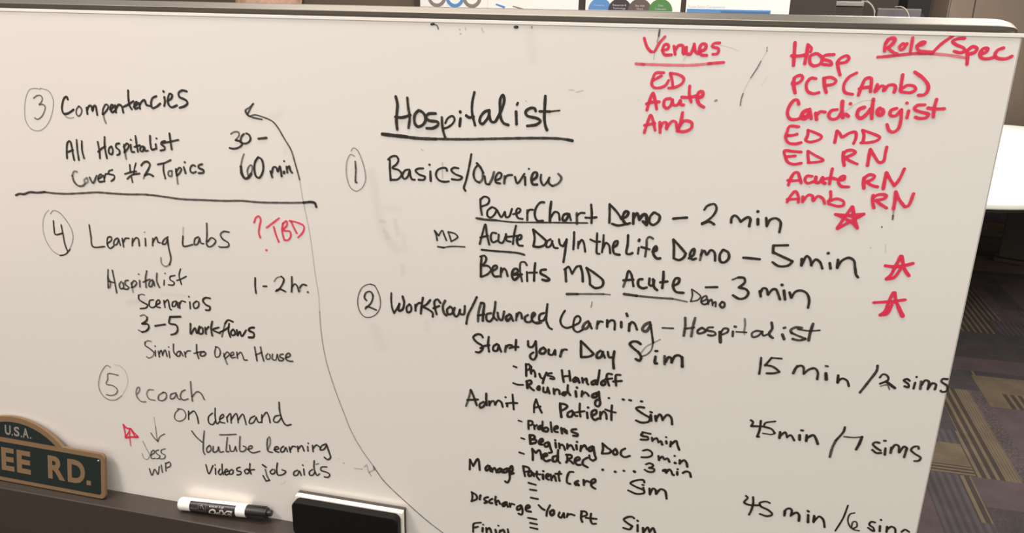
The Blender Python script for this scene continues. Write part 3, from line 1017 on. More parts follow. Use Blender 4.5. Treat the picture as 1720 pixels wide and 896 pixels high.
('handwritten_line', 'black handwriting ending with Hospitalist right of Learning', 'K', '''
19 92 9398,3014 9511,3007
28 86 9621,2876 9629,2970 9623,3077
29 79 9720,2867 9707,2961 9699,3075
24 86 9632,2996 9720,2973
28 86 9798,2970 9761,3001 9762,3034 9798,3030 9840,2998 9804,2970
25 86 9907,2951 9857,2963 9854,2990 9927,3002 9941,3026 9907,3044 9865,3042
37 86 9980,2995 9997,3106
25 86 9987,3008 10017,2952 10058,2953 10056,2987 10006,3019
27 86 10108,2974 10111,3026
29 86 10119,2918 10131,2920
18 92 10139,2973 10242,2969
23 55 10209,2825 10219,2889 10217,2955
12 43 10219,2967 10224,2996
23 86 10385,2942 10333,2941 10295,2972 10305,3010 10351,2998 10396,2940
23 86 10391,2941 10407,2985 10446,2967
30 86 10471,2835 10484,2898 10462,2952 10470,2977 10502,2999
31 86 10588,2950 10612,2999
28 86 10593,2879 10607,2873
29 82 10765,2859 10703,2860 10662,2896 10677,2927
24 86 10671,2921 10736,2946 10813,2969
27 86 10814,2973 10754,2995 10690,2986
31 86 10863,2803 10849,2894 10844,2985
19 86 10727,2876 10830,2883 10935,2865'''),
('circled_number', 'black circled number 2', 'K', '''
14 73 6199,2874 6142,2861 6054,2902 6000,2994 5982,3111 6007,3210 6063,3265 6129,3262 6203,3217 6249,3140 6259,3038 6233,2941 6192,2874 6142,2861
23 86 6092,3063 6067,3030 6088,2970 6139,2951 6170,2990 6149,3079 6089,3150
23 86 6074,3166 6090,3135 6140,3144 6207,3166'''),
('handwritten_line', 'black handwriting reading Workflow slash Advanced Learning', 'K', '''
23 96 6393,2942 6390,3039 6400,3123 6420,3179
26 96 6420,3179 6472,3094 6487,3057
29 96 6487,3057 6478,3144 6521,3125 6544,3036 6527,2967
27 96 6607,3051 6571,3098 6584,3153 6620,3135 6628,3084 6614,3057
29 96 6677,3051 6677,3122
29 96 6677,3079 6706,3033 6734,3023
28 96 6767,2956 6750,3057 6740,3151
28 96 6853,2975 6804,3037 6755,3064
28 96 6755,3064 6831,3091 6880,3128 6880,3171
28 96 6971,2998 6937,2959 6902,2984 6908,3068 6926,3137
28 96 6887,3070 6957,3035
31 86 7026,2964 6999,3030 7012,3113 7040,3139
28 96 7075,3036 7047,3067 7061,3122 7109,3103 7109,3046 7081,3028
28 96 7137,3036 7123,3101 7151,3140 7178,3116 7198,3051
28 96 7198,3051 7199,3100 7240,3102 7253,3003
28 96 7388,2884 7341,2993 7288,3111 7271,3212
31 79 7405,3168 7410,3055 7436,2948
31 96 7436,2948 7469,2951 7464,3050 7459,3155
28 96 7404,3098 7478,3076
28 96 7552,3054 7505,3073 7506,3143 7540,3153 7586,3092
28 96 7599,2917 7592,3008 7580,3093 7621,3130
28 96 7626,3039 7641,3107 7674,3124 7699,3017
33 96 7760,3045 7721,3084 7735,3124 7774,3085
28 96 7773,3050 7802,3117
28 86 7839,3029 7835,3106
28 96 7840,3064 7865,3012 7885,3017 7900,3078
28 96 7965,3029 7933,3060 7941,3108 7987,3109 8013,3086
28 96 8012,3058 8043,3013 8030,2994 8011,3017 8013,3086 8047,3110 8092,3098
28 96 8141,2989 8096,3014 8092,3077 8131,3079 8168,3013
19 79 8027,3105 8067,3124 8119,3104
27 96 8173,2883 8167,2986 8170,3082 8206,3154 8233,3165
26 96 8366,2937 8336,2995 8322,3065 8348,3117 8394,3132 8445,3113
25 96 8457,3104 8526,3055 8536,3006 8509,2982 8478,3006 8463,3090 8472,3144 8512,3167 8568,3133
34 79 8621,3031 8584,3062 8568,3119 8606,3115 8641,3056
27 96 8627,3037 8663,3108
30 79 8722,3019 8716,3102
27 96 8721,3054 8747,3017 8775,3020
30 96 8822,2995 8826,3069
27 96 8824,3035 8865,2990 8898,3000 8906,3093
31 96 8970,2998 8974,3058
32 96 9019,2899 9030,2924
30 96 9055,3009 9057,3090
27 96 9057,3042 9078,2986 9110,3002 9140,3066
35 79 9263,2972 9216,3004 9195,3060 9234,3076 9277,2997
24 96 9269,2964 9288,3049 9307,3141 9317,3194
19 67 9317,3194 9305,3278 9260,3338 9206,3365
17 43 9197,3332 9253,3243 9324,3194 9388,3148'''),
('handwritten_line', 'black handwriting reading Start Your Day Sim', 'K', '''
28 99 7462,3353 7447,3327 7399,3322 7352,3366 7394,3419 7456,3454 7463,3489 7423,3538 7385,3538
28 99 7530,3338 7524,3425 7537,3516
28 99 7436,3486 7477,3456 7538,3437
28 99 7626,3412 7586,3446 7587,3496 7628,3491 7647,3424
28 99 7640,3418 7676,3499
31 79 7728,3421 7719,3494
28 99 7729,3443 7755,3411 7795,3406
28 99 7841,3337 7837,3458
28 99 7769,3445 7809,3426 7870,3418
28 99 7975,3335 7983,3397 8023,3400 8061,3325
28 99 8061,3325 8070,3415 8073,3500 8042,3550 8007,3530 8006,3494 8039,3462
32 99 8149,3391 8117,3416 8112,3460 8152,3462 8177,3423 8153,3394
28 99 8209,3405 8212,3461 8251,3464 8278,3404
28 99 8278,3404 8284,3459
32 86 8354,3394 8338,3474
28 99 8348,3416 8380,3384 8406,3385
30 99 8556,3265 8561,3369 8566,3452
29 99 8556,3265 8624,3326 8698,3394
29 99 8699,3401 8655,3434 8566,3452
32 99 8773,3350 8737,3389 8740,3438 8778,3426 8799,3361
27 99 8793,3361 8823,3427
27 99 8850,3354 8867,3415 8905,3410
31 99 8919,3339 8913,3437 8926,3540
31 99 9189,3223 9150,3201 9100,3207 9077,3237 9118,3280 9170,3315
31 99 9170,3315 9206,3372 9190,3416 9151,3400
32 99 9354,3347 9356,3422 9376,3422
30 99 9350,3283 9368,3281
30 86 9448,3328 9456,3423
30 99 9464,3395 9490,3337 9515,3340 9526,3394
29 99 9526,3394 9556,3315 9598,3303 9624,3320
34 99 9628,3319 9640,3427'''),
('handwritten_line', 'black handwriting reading - Phys Handoff', 'K', '''
23 99 7818,3657 7856,3667
28 99 7960,3612 7968,3758
28 99 7963,3621 7990,3611 8011,3644 7992,3675 7968,3686
28 99 8020,3635 8017,3708 8023,3722
28 99 8022,3700 8046,3675 8067,3716 8069,3752
28 99 8114,3710 8136,3758 8156,3762
28 99 8194,3685 8170,3753 8156,3820
25 99 8254,3684 8214,3697 8208,3719
25 99 8208,3719 8276,3732 8283,3752 8236,3751
28 99 8364,3634 8374,3704 8391,3774
28 99 8444,3631 8452,3680 8462,3750
28 99 8375,3712 8414,3699 8453,3694
32 99 8519,3700 8494,3732 8500,3757 8528,3741 8539,3704 8562,3758
28 99 8591,3697 8601,3753
28 99 8600,3732 8637,3698 8646,3747 8661,3767
31 99 8736,3707 8698,3733 8702,3761 8732,3750 8755,3704
28 99 8774,3581 8769,3659 8758,3754
32 99 8826,3695 8802,3726 8810,3754 8842,3742 8842,3707
28 99 8911,3612 8866,3611 8855,3648 8888,3750
28 99 8844,3678 8914,3661
28 99 9001,3608 8956,3614 8952,3649 8964,3740
28 99 8929,3695 9021,3676'''),
('handwritten_line', 'black handwriting reading - Rounding . . . .', 'K', '''
23 99 7821,3862 7876,3875 7937,3869
33 99 7976,3822 7986,3902
30 99 7970,3823 8016,3803 8031,3830 7991,3864
28 99 7998,3871 8033,3903 8061,3921
35 99 8117,3862 8097,3894 8121,3905 8120,3869
28 99 8167,3870 8169,3921 8203,3923 8214,3863
28 99 8217,3870 8237,3933
28 99 8281,3869 8291,3933
28 99 8290,3904 8315,3871 8342,3882 8351,3925
34 99 8403,3896 8377,3921 8404,3932 8423,3893
28 99 8438,3804 8442,3883 8471,3923
31 99 8527,3864 8537,3931
34 99 8538,3819 8541,3822
28 99 8600,3854 8596,3920
28 99 8602,3897 8633,3864 8660,3882 8675,3902
34 99 8764,3853 8719,3881 8714,3911 8754,3905 8777,3851
28 99 8782,3836 8794,3921 8804,3978 8786,4017 8752,4000 8756,3948 8788,3929
28 99 8894,3897 8897,3898
29 99 9045,3892 9058,3894
29 99 9116,3890 9136,3892
28 99 9242,3888 9254,3888'''),
('handwritten_line', 'black handwriting reading Admit A Patient', 'K', '''
28 73 7275,4225 7310,4106 7330,4013
29 96 7330,4013 7359,4077 7403,4199
28 96 7289,4147 7416,4122
29 96 7486,4142 7438,4179 7445,4223 7480,4203 7514,4138
28 96 7513,4033 7514,4115 7522,4182
28 96 7549,4125 7553,4178
28 96 7553,4163 7577,4122 7605,4118 7620,4161
27 96 7620,4153 7654,4103 7689,4121 7707,4178
30 96 7758,4126 7759,4163
29 96 7736,4050 7738,4051
27 96 7817,4006 7827,4101 7836,4190
27 96 7744,4128 7813,4111 7875,4105
26 96 8070,4193 8071,4096 8088,4027
27 96 8088,4027 8115,4098 8159,4185
27 96 8075,4133 8142,4109
34 96 8362,4040 8370,4128 8383,4207
30 96 8362,4040 8423,4046 8444,4065 8419,4099 8380,4126
30 96 8500,4109 8454,4145 8456,4189 8496,4183 8514,4122
27 96 8514,4129 8543,4169 8562,4166
27 96 8581,4009 8583,4097 8596,4169
27 96 8540,4125 8639,4096
31 96 8666,4107 8676,4175
31 96 8673,4044 8677,4048
30 96 8721,4143 8771,4099 8763,4064 8724,4084 8721,4150 8756,4187 8795,4162
27 96 8810,4079 8817,4166
27 96 8815,4129 8848,4066 8876,4098 8886,4156
27 96 8934,3981 8934,4075 8939,4162
27 96 8866,4042 8939,4060 8979,4062'''),
('handwritten_line', 'black handwriting reading Sim right of Patient', 'K', '''
28 99 9282,3960 9230,3960 9196,3980 9261,4028 9354,4072
28 99 9354,4072 9345,4117 9270,4143 9206,4126
30 99 9358,4036 9370,4106
28 99 9351,4001 9368,4005
33 99 9409,4042 9420,4099
28 99 9419,4084 9452,4015 9472,4033 9489,4081
28 99 9488,4074 9534,4010 9574,4033 9593,4116'''),
('handwritten_line', 'black handwriting reading - Problems', 'K', '''
22 99 7895,4321 7933,4329
26 99 8008,4308 8015,4412
26 99 8008,4308 8053,4308 8055,4346 8017,4367
26 99 8075,4350 8084,4402
26 99 8080,4372 8110,4345
30 99 8151,4347 8122,4374 8128,4395 8155,4384 8151,4354
26 99 8173,4291 8173,4404
30 99 8177,4396 8220,4359 8241,4378 8229,4410 8180,4407
26 99 8265,4285 8274,4351 8283,4410
29 99 8309,4368 8349,4347 8341,4323 8312,4345 8317,4397 8351,4399
32 99 8389,4341 8399,4407
31 99 8397,4362 8423,4343 8432,4395 8444,4355 8455,4399
31 99 8557,4331 8511,4345 8505,4368 8574,4388 8575,4410 8528,4418'''),
('handwritten_line', 'black handwriting reading 5 min beside Problems', 'K', '''
25 99 9375,4265 9284,4257
28 99 9291,4264 9274,4296 9346,4307
25 99 9346,4307 9355,4335 9272,4351
25 99 9392,4307 9401,4350
25 99 9407,4334 9443,4306 9466,4354
28 99 9466,4354 9490,4336 9509,4377
28 99 9547,4327 9554,4355
25 99 9541,4278 9545,4281
28 99 9598,4326 9597,4385
28 99 9601,4363 9654,4310 9671,4359 9695,4414'''),
('handwritten_line', 'black handwriting reading - Beginning Doc', 'K', '''
23 99 7932,4540 7971,4549
35 99 8032,4486 8042,4599
32 99 8032,4486 8081,4489 8088,4519 8047,4545
32 99 8047,4540 8109,4540 8104,4571 8042,4599
32 99 8145,4568 8185,4539 8177,4509 8147,4537 8146,4583 8180,4585
30 99 8248,4544 8207,4573 8216,4610 8249,4590 8257,4550
29 99 8257,4550 8278,4624 8294,4667 8260,4680
30 99 8330,4539 8339,4599
29 99 8324,4506 8328,4509
29 99 8371,4540 8380,4600
29 99 8379,4570 8405,4550 8427,4570 8442,4613
29 99 8466,4533 8469,4593
29 99 8472,4570 8507,4542 8543,4597
32 99 8567,4532 8577,4584
30 99 8572,4489 8576,4490
29 99 8621,4531 8618,4600
29 99 8623,4569 8661,4518 8691,4566
34 99 8748,4519 8710,4555 8719,4584 8751,4564 8762,4524
29 99 8762,4524 8781,4620 8797,4670 8765,4701
27 99 8765,4701 8731,4681 8721,4637
28 99 8859,4464 8869,4530 8860,4592
28 99 8859,4464 8922,4514 8959,4538 8945,4571 8860,4592
30 99 9008,4508 8981,4550 8999,4585 9031,4565 9019,4521
28 99 9112,4489 9074,4520 9071,4573 9113,4597 9170,4572'''),
('handwritten_line', 'black handwriting reading - Med Rec', 'K', '''
26 99 7916,4728 7970,4739
29 99 8065,4657 8074,4733 8077,4803
29 99 8065,4657 8108,4705
29 99 8108,4705 8148,4660 8171,4718 8180,4770
31 99 8193,4745 8240,4714 8233,4692 8199,4713 8201,4767 8230,4793 8277,4770
32 99 8350,4704 8310,4726 8312,4780 8346,4774 8368,4709
29 99 8365,4625 8364,4702 8374,4770 8395,4790
30 99 8468,4670 8476,4746 8463,4771
29 99 8458,4672 8520,4669 8521,4700 8481,4722
29 99 8488,4728 8524,4753 8545,4773
30 99 8557,4740 8617,4700 8602,4679 8569,4700 8564,4747 8593,4780 8627,4775
30 99 8703,4670 8658,4708 8654,4763 8710,4792
34 99 8879,4795 8884,4797
34 99 9020,4797 9025,4799
31 99 9115,4768 9120,4770
34 99 9229,4756 9239,4764'''),
('handwritten_line', 'black handwriting reading 2 min beside Beginning Doc', 'K', '''
24 99 9308,4483 9358,4464 9406,4490 9409,4526 9365,4556 9297,4567
28 99 9480,4522 9490,4573
27 99 9489,4558 9525,4523 9547,4556 9578,4536 9603,4577
34 99 9662,4578 9668,4581
27 99 9651,4493 9654,4494
29 99 9712,4537 9714,4581
28 99 9713,4574 9757,4530 9784,4555 9798,4605'''),
('handwritten_line', 'black handwriting reading 3 min beside Med Rec', 'K', '''
25 99 9353,4648 9390,4627 9431,4643 9426,4666 9389,4687
25 99 9389,4687 9448,4692 9444,4723 9386,4736 9345,4717
37 99 9546,4699 9577,4686 9580,4716
28 99 9585,4707 9608,4673 9629,4685 9652,4734 9665,4734
29 99 9697,4688 9701,4725
27 99 9697,4654 9701,4655
28 99 9758,4693 9788,4669 9827,4674 9847,4728'''),
('handwritten_line', 'black handwriting reading Sim right of Care', 'K', '''
26 99 9353,4883 9342,4854 9270,4867 9201,4917 9263,4952 9351,4976
26 99 9351,4976 9361,5013 9283,5042 9181,5013
27 99 9346,4946 9363,5004
23 99 9331,4915 9349,4916
29 99 9415,4949 9425,5024
29 99 9426,5009 9454,4942 9481,4953 9492,5005
28 99 9492,5005 9539,4935 9586,4950 9611,5045'''),
('handwritten_line', 'black handwriting reading Manage Patient Care', 'K', '''
27 99 7327,4917 7325,5053
28 99 7327,4917 7368,4998
28 99 7368,4998 7425,4893 7448,5040
31 99 7548,4960 7517,5005 7528,5035 7563,4997 7566,4965
28 99 7566,4973 7579,5035
28 99 7585,4986 7600,5039
28 99 7600,5015 7628,4979 7651,5039
30 99 7692,4976 7664,5004 7672,5035 7700,5014 7709,4973 7722,5027
31 99 7778,4962 7736,4993 7736,5024 7772,5010 7789,4960
28 99 7789,4960 7808,5036 7810,5100 7782,5152 7756,5137
31 99 7807,5012 7842,4983 7834,4921 7813,4948 7822,5026 7857,5012
28 99 7967,4899 7976,4960 7992,5029
28 99 7967,4899 8031,4912 8039,4950 7984,4975
31 99 8060,4946 8031,4983 8037,5021 8069,5000 8075,4960 8098,5011
28 99 8130,4943 8133,5013 8162,5048
28 99 8083,4982 8174,4975
31 99 8201,4970 8207,5032
31 99 8203,4926 8207,4928
29 99 8245,5002 8271,4974 8263,4952 8241,4971 8245,5018 8273,5029
28 99 8291,4955 8304,5031
29 99 8307,4999 8334,4963 8357,5030
28 99 8393,4899 8384,4955 8399,5023
28 99 8346,4938 8415,4926
28 99 8551,4880 8510,4887 8482,4970 8489,5031 8524,5041
34 99 8611,4987 8578,5016 8586,5043 8613,5026 8620,5043
29 99 8674,4961 8681,5029
28 99 8680,4998 8712,4969 8740,4980
29 99 8762,5000 8807,4961 8799,4928 8766,4953 8770,5030 8812,5054'''),
('dash_mark', 'three short black dashes below Manage Patient Care', 'K', '''
27 99 8035,5109 8123,5122
27 99 8057,5196 8132,5196
27 99 8069,5303 8155,5307'''),
('handwritten_line', 'black handwriting reading Discharge Your Pt', 'K', '''
26 99 7357,5355 7362,5420 7354,5479
27 99 7352,5353 7409,5387 7417,5435 7351,5480
33 99 7456,5395 7453,5437
33 99 7460,5380 7464,5381
30 99 7555,5386 7512,5410 7512,5434 7549,5453 7513,5475
29 99 7607,5401 7573,5432 7578,5464 7608,5458
29 99 7649,5361 7643,5419 7659,5474
29 99 7655,5442 7680,5413 7702,5458
33 99 7767,5422 7731,5453 7739,5484 7768,5454 7781,5419
29 99 7781,5427 7797,5482
29 99 7818,5429 7826,5476
29 99 7825,5452 7846,5429 7875,5435
30 99 7954,5429 7912,5461 7913,5502 7949,5479 7962,5436
29 99 7962,5436 7978,5506 7965,5558 7929,5548
31 99 8013,5467 8062,5434 8047,5412 8019,5433 8021,5490 8078,5496
30 99 8167,5390 8211,5431 8240,5442
27 99 8301,5366 8269,5453 8264,5519
34 99 8339,5424 8307,5454 8320,5500 8348,5479 8349,5430
28 99 8417,5442 8405,5493 8434,5512 8466,5441
28 99 8466,5441 8476,5504
28 99 8515,5440 8503,5491
28 99 8509,5466 8543,5443 8592,5450
30 99 8673,5387 8670,5476 8687,5522
27 99 8665,5381 8721,5379 8736,5416 8683,5450
28 99 8783,5391 8781,5472 8805,5524 8846,5516
28 99 8725,5458 8780,5456 8849,5451'''),
('dash_mark', 'three short black dashes below Discharge Your Pt', 'K', '''
27 99 8045,5584 8146,5587
27 99 8072,5650 8155,5654
27 99 8078,5713 8165,5718'''),
('handwritten_line', 'black handwriting reading Sim right of Pt', 'K', '''
28 99 9273,5365 9258,5351 9205,5358 9160,5401 9204,5441 9260,5470
28 99 9260,5470 9236,5518 9161,5513
29 99 9319,5443 9325,5530
29 99 9311,5385 9319,5392
32 99 9382,5471 9393,5541
28 99 9398,5516 9434,5454 9459,5513
28 99 9459,5513 9494,5450 9518,5501 9544,5576'''),
('handwritten_line', 'black handwriting reading Finial cut off at the lower frame', 'K', '''
26 99 7472,5757 7383,5790 7377,5851 7377,5910
28 99 7377,5851 7436,5822
31 99 7495,5828 7492,5883
26 99 7499,5780 7502,5783
28 99 7540,5820 7545,5886
29 99 7545,5852 7580,5812 7604,5875
31 99 7654,5823 7663,5867
27 99 7686,5758 7691,5761
28 99 7710,5821 7703,5864
31 99 7710,5838 7751,5805 7769,5852
27 99 7804,5786 7813,5843'''),
('handwritten_line', 'black handwriting reading 15 min / 2 sims', 'K', '''
25 96 10415,3227 10418,3327 10416,3408
20 96 10615,3212 10516,3215
25 96 10516,3215 10463,3308
25 96 10462,3301 10539,3311 10609,3356
25 96 10610,3362 10560,3382 10488,3392
29 96 10773,3275 10758,3310 10745,3358
25 96 10769,3289 10800,3265 10830,3274 10846,3352
25 96 10846,3349 10896,3292 10946,3279 10978,3321 10981,3394
34 96 11054,3318 11067,3386
24 96 11043,3239 11062,3240
30 96 11174,3328 11180,3407
24 96 11183,3387 11218,3356 11266,3376 11289,3432
28 86 11520,3175 11522,3224 11469,3348 11403,3487
22 96 11560,3300 11583,3261 11623,3269 11641,3312 11572,3367
19 96 11572,3367 11634,3339 11686,3385 11718,3393
30 96 11623,3334 11715,3394
15 67 11582,3392 11639,3371 11669,3416
24 96 11836,3299 11812,3283 11782,3300 11832,3339 11837,3371 11798,3363
25 96 11888,3312 11884,3377
24 96 11890,3248 11891,3251
28 79 11939,3292 11945,3373
24 96 11950,3329 11973,3275 12007,3283 12011,3367
25 96 12012,3360 12042,3298 12076,3306 12075,3360
24 96 12169,3236 12124,3242 12118,3268 12179,3311 12183,3362 12142,3377 12129,3366'''),
('handwritten_line', 'black handwriting reading 45 min / 7 sims', 'K', '''
26 96 10394,3948 10420,3965 10405,4016
26 96 10407,4016 10515,4004
26 96 10495,3940 10495,4045 10479,4132
24 96 10499,4129 10477,4121
21 96 10639,3925 10540,3961 10533,4004
24 96 10533,4004 10613,4020 10651,4063
16 96 10651,4063 10626,4081 10530,4082
29 96 10701,4042 10702,4112
25 96 10705,4090 10752,4037 10777,4093
25 96 10779,4086 10809,4061 10852,4117
31 96 10896,4047 10903,4102
25 96 10904,3990 10924,3990
29 96 10965,4037 10969,4106
29 96 10970,4071 11029,4027 11056,4057 11086,4123
25 96 11318,3890 11313,3942 11254,4055
29 79 11254,4055 11232,4142 11222,4253
18 79 11325,3999 11419,3995 11496,3976
30 96 11496,3976 11480,4061 11461,4126
25 96 11668,4018 11628,4017 11609,4041 11636,4071 11693,4104
25 96 11702,4130 11658,4137 11613,4107
26 96 11733,4070 11739,4145
26 96 11708,3987 11722,3986
29 86 11787,4054 11789,4116
25 96 11790,4074 11820,4015 11850,4024 11867,4097
26 96 11867,4097 11905,4022 11931,4038
27 96 11931,4038 11922,4143
23 96 12040,4028 12031,4002 11988,4016 11972,4052 12011,4087 12074,4125 12063,4161 12023,4171'''),
('handwritten_line', 'black handwriting reading 45 min / 6 sims at the lower frame', 'K', '''
25 99 10446,4860 10467,4878 10437,4944 10489,4965 10594,4953
25 99 10521,4861 10530,4935 10521,5027 10503,5088
22 99 10700,4904 10662,4893 10597,4923 10614,4965
25 99 10614,4965 10705,5001 10741,5040 10695,5071 10615,5058
28 99 10862,4972 10866,5032
25 99 10868,5016 10873,4956 10907,4934 10933,4952 10930,5024
28 99 10935,5012 10985,4972 11013,4997 11020,5071
29 99 11104,4980 11114,5071
26 99 11092,4931 11105,4939
30 99 11167,4984 11170,5061
26 99 11172,5050 11217,4982 11260,5011 11288,5103
20 99 11480,4797 11454,4960 11400,5127
19 86 11558,4875 11516,4897 11503,4966 11532,5042 11578,5078 11633,5083
19 86 11551,5054 11559,4985 11588,4980 11602,5037 11571,5065
23 99 11772,4953 11731,4953 11720,4992 11765,5021 11777,5063 11714,5030
27 99 11825,4987 11832,5052
25 99 11822,4910 11825,4914
27 99 11894,4982 11898,5047
24 99 11899,5017 11933,4974 11971,4989 11984,5038
23 99 12040,5020 12069,4985 12113,5006'''),
('ink_smudge', 'dark ink specks below the top frame of the board', 'K', '''
23 92 6885,48 6910,43
16 55 6915,47 6947,61 6958,90
15 32 7179,87 7182,93
15 32 7184,130 7192,130
15 22 7239,71 7242,90
11 27 7403,71 7423,110
29 86 7741,53 7764,52
16 38 7907,44 7911,56'''),
('star', 'red five-pointed star right of 5 min', 'R', '''
33 100 11429,2142 11499,2145 11600,2123 11667,2096
36 100 11549,2036 11533,2094 11512,2161
32 100 11512,2161 11495,2223 11458,2275
34 100 11557,2035 11583,2113 11608,2170 11650,2220
32 100 11460,2272 11521,2253 11566,2168
36 100 11550,2140 11588,2142'''),
('star', 'red five-pointed star right of 3 min, lowest of the stars', 'R', '''
30 100 11384,2522 11502,2501 11658,2464
31 100 11542,2402 11520,2481 11507,2568
35 100 11512,2561 11493,2613 11460,2643
31 100 11555,2400 11575,2475 11611,2545
42 100 11611,2545 11640,2597 11662,2631
32 100 11465,2641 11516,2626 11549,2527
39 100 11523,2499 11576,2493'''),
('eraser_smear', 'faint grey eraser smear left of the Basics list', 'K', '''
167 4 6197,1588 6232,1781 6266,2043 6356,2291 6465,2417
124 3 6365,1955 6502,1971
83 5 6458,2094 6482,2253
70 5 6330,2225 6377,2303
56 6 6285,2115 6333,2118
98 3 6551,2261 6562,2422
85 5 6530,2617 6536,2700
86 3 6809,3236 6815,3336
234 3 6183,3394 6265,3591
110 5 2933,3422 3176,3365
62 4 3420,3270 3815,3244
156 3 7890,74 7928,352
124 3 5054,1049 5170,1005
56 5 5186,1391 5196,1443'''),
]

# ------------------------------------------------------------------ floor: carpet planks (one object, pattern in its own mesh)
def carpet(name, c1, c2, period=0.0, duty=0.5, axis=0, c3=None):
    m = bpy.data.materials.new(name); m.use_nodes = True
    nt = m.node_tree; b = nt.nodes['Principled BSDF']; b.inputs['Roughness'].default_value = 0.95
    b.inputs['Specular IOR Level'].default_value = 0.15
    tc = nt.nodes.new('ShaderNodeTexCoord')
    n = nt.nodes.new('ShaderNodeTexNoise'); n.inputs['Scale'].default_value = 130; n.inputs['Detail'].default_value = 6
    n2 = nt.nodes.new('ShaderNodeTexNoise'); n2.inputs['Scale'].default_value = 9; n2.inputs['Detail'].default_value = 3
    for q in (n, n2): nt.links.new(tc.outputs['Object'], q.inputs['Vector'])
    mx = nt.nodes.new('ShaderNodeMix'); mx.data_type = 'RGBA'
    mx.inputs['A'].default_value = (*c1, 1); mx.inputs['B'].default_value = (*(c2 if not period else c1), 1)
    mr = nt.nodes.new('ShaderNodeMapRange'); mr.inputs['From Min'].default_value = 0.38; mr.inputs['From Max'].default_value = 0.62
    nt.links.new(n.outputs['Fac'], mr.inputs['Value']); nt.links.new(mr.outputs['Result'], mx.inputs['Factor'])
    last = mx.outputs['Result']
    if period:
        sep = nt.nodes.new('ShaderNodeSeparateXYZ'); nt.links.new(tc.outputs['Object'], sep.inputs[0])
        sh = nt.nodes.new('ShaderNodeMath'); sh.operation = 'MULTIPLY_ADD'; sh.inputs[1].default_value = -0.06 if axis == 0 else 0.0
        nt.links.new(sep.outputs[1], sh.inputs[0]); nt.links.new(sep.outputs[axis], sh.inputs[2])
        dv = nt.nodes.new('ShaderNodeMath'); dv.operation = 'DIVIDE'; dv.inputs[1].default_value = period
        nt.links.new(sh.outputs[0] if axis == 0 else sep.outputs[1], dv.inputs[0])
        fr = nt.nodes.new('ShaderNodeMath'); fr.operation = 'FRACT'; nt.links.new(dv.outputs[0], fr.inputs[0])
        gt = nt.nodes.new('ShaderNodeMath'); gt.operation = 'GREATER_THAN'; gt.inputs[1].default_value = duty
        nt.links.new(fr.outputs[0], gt.inputs[0])
        m2 = nt.nodes.new('ShaderNodeMix'); m2.data_type = 'RGBA'
        nt.links.new(last, m2.inputs['A']); m2.inputs['B'].default_value = (*c2, 1)
        nt.links.new(gt.outputs[0], m2.inputs['Factor']); last = m2.outputs['Result']
    m3 = nt.nodes.new('ShaderNodeMix'); m3.data_type = 'RGBA'; m3.blend_type = 'MULTIPLY'; m3.inputs['Factor'].default_value = 1.0
    r2 = nt.nodes.new('ShaderNodeMapRange'); r2.inputs['From Min'].default_value = 0.3; r2.inputs['From Max'].default_value = 0.7
    r2.inputs['To Min'].default_value = 0.82; r2.inputs['To Max'].default_value = 1.12
    nt.links.new(n2.outputs['Fac'], r2.inputs['Value'])
    nt.links.new(last, m3.inputs['A']); nt.links.new(r2.outputs['Result'], m3.inputs['B'])
    nt.links.new(m3.outputs['Result'], b.inputs['Base Color'])
    bp = nt.nodes.new('ShaderNodeBump'); bp.inputs['Strength'].default_value = 0.5; bp.inputs['Distance'].default_value = 0.003
    nt.links.new(n.outputs['Fac'], bp.inputs['Height']); nt.links.new(bp.outputs['Normal'], b.inputs['Normal'])
    return m
PURPLE, GREY, TAN, DARK, SLATE = srgb(73, 62, 62), srgb(69, 62, 59), srgb(90, 79, 64), srgb(55, 48, 43), srgb(60, 56, 57)
FM = [carpet('carpet_grey', GREY, PURPLE), carpet('carpet_purple', PURPLE, srgb(68, 59, 61)), carpet('carpet_tan', TAN, srgb(84, 73, 59)),
      carpet('carpet_wide_stripes', TAN, DARK, 0.030, 0.42, 0), carpet('carpet_fine_ribs', srgb(90, 79, 64), srgb(76, 67, 56), 0.011, 0.6, 0),
      carpet('carpet_dark', DARK, SLATE), carpet('carpet_slate', SLATE, srgb(55, 51, 53)), carpet('carpet_cross_stripes', TAN, DARK, 0.022, 0.5, 1),
      carpet('carpet_mottled', srgb(54, 48, 51), srgb(80, 70, 66)), carpet('carpet_grey_stripes', srgb(68, 62, 63), srgb(58, 53, 55), 0.026, 0.5, 0)]
fl = bmesh.new()
def patch(x0, x1, y0, y1, mi, z=0.0006):
    f = fl.faces.new([fl.verts.new((x + 0.06 * y, y, z)) for x, y in ((x0, y0), (x1, y0), (x1, y1), (x0, y1))]); f.material_index = mi
f = fl.faces.new([fl.verts.new(p) for p in ((-6, -4, 0), (7, -4, 0), (7, 11, 0), (-6, 11, 0))]); f.material_index = 0
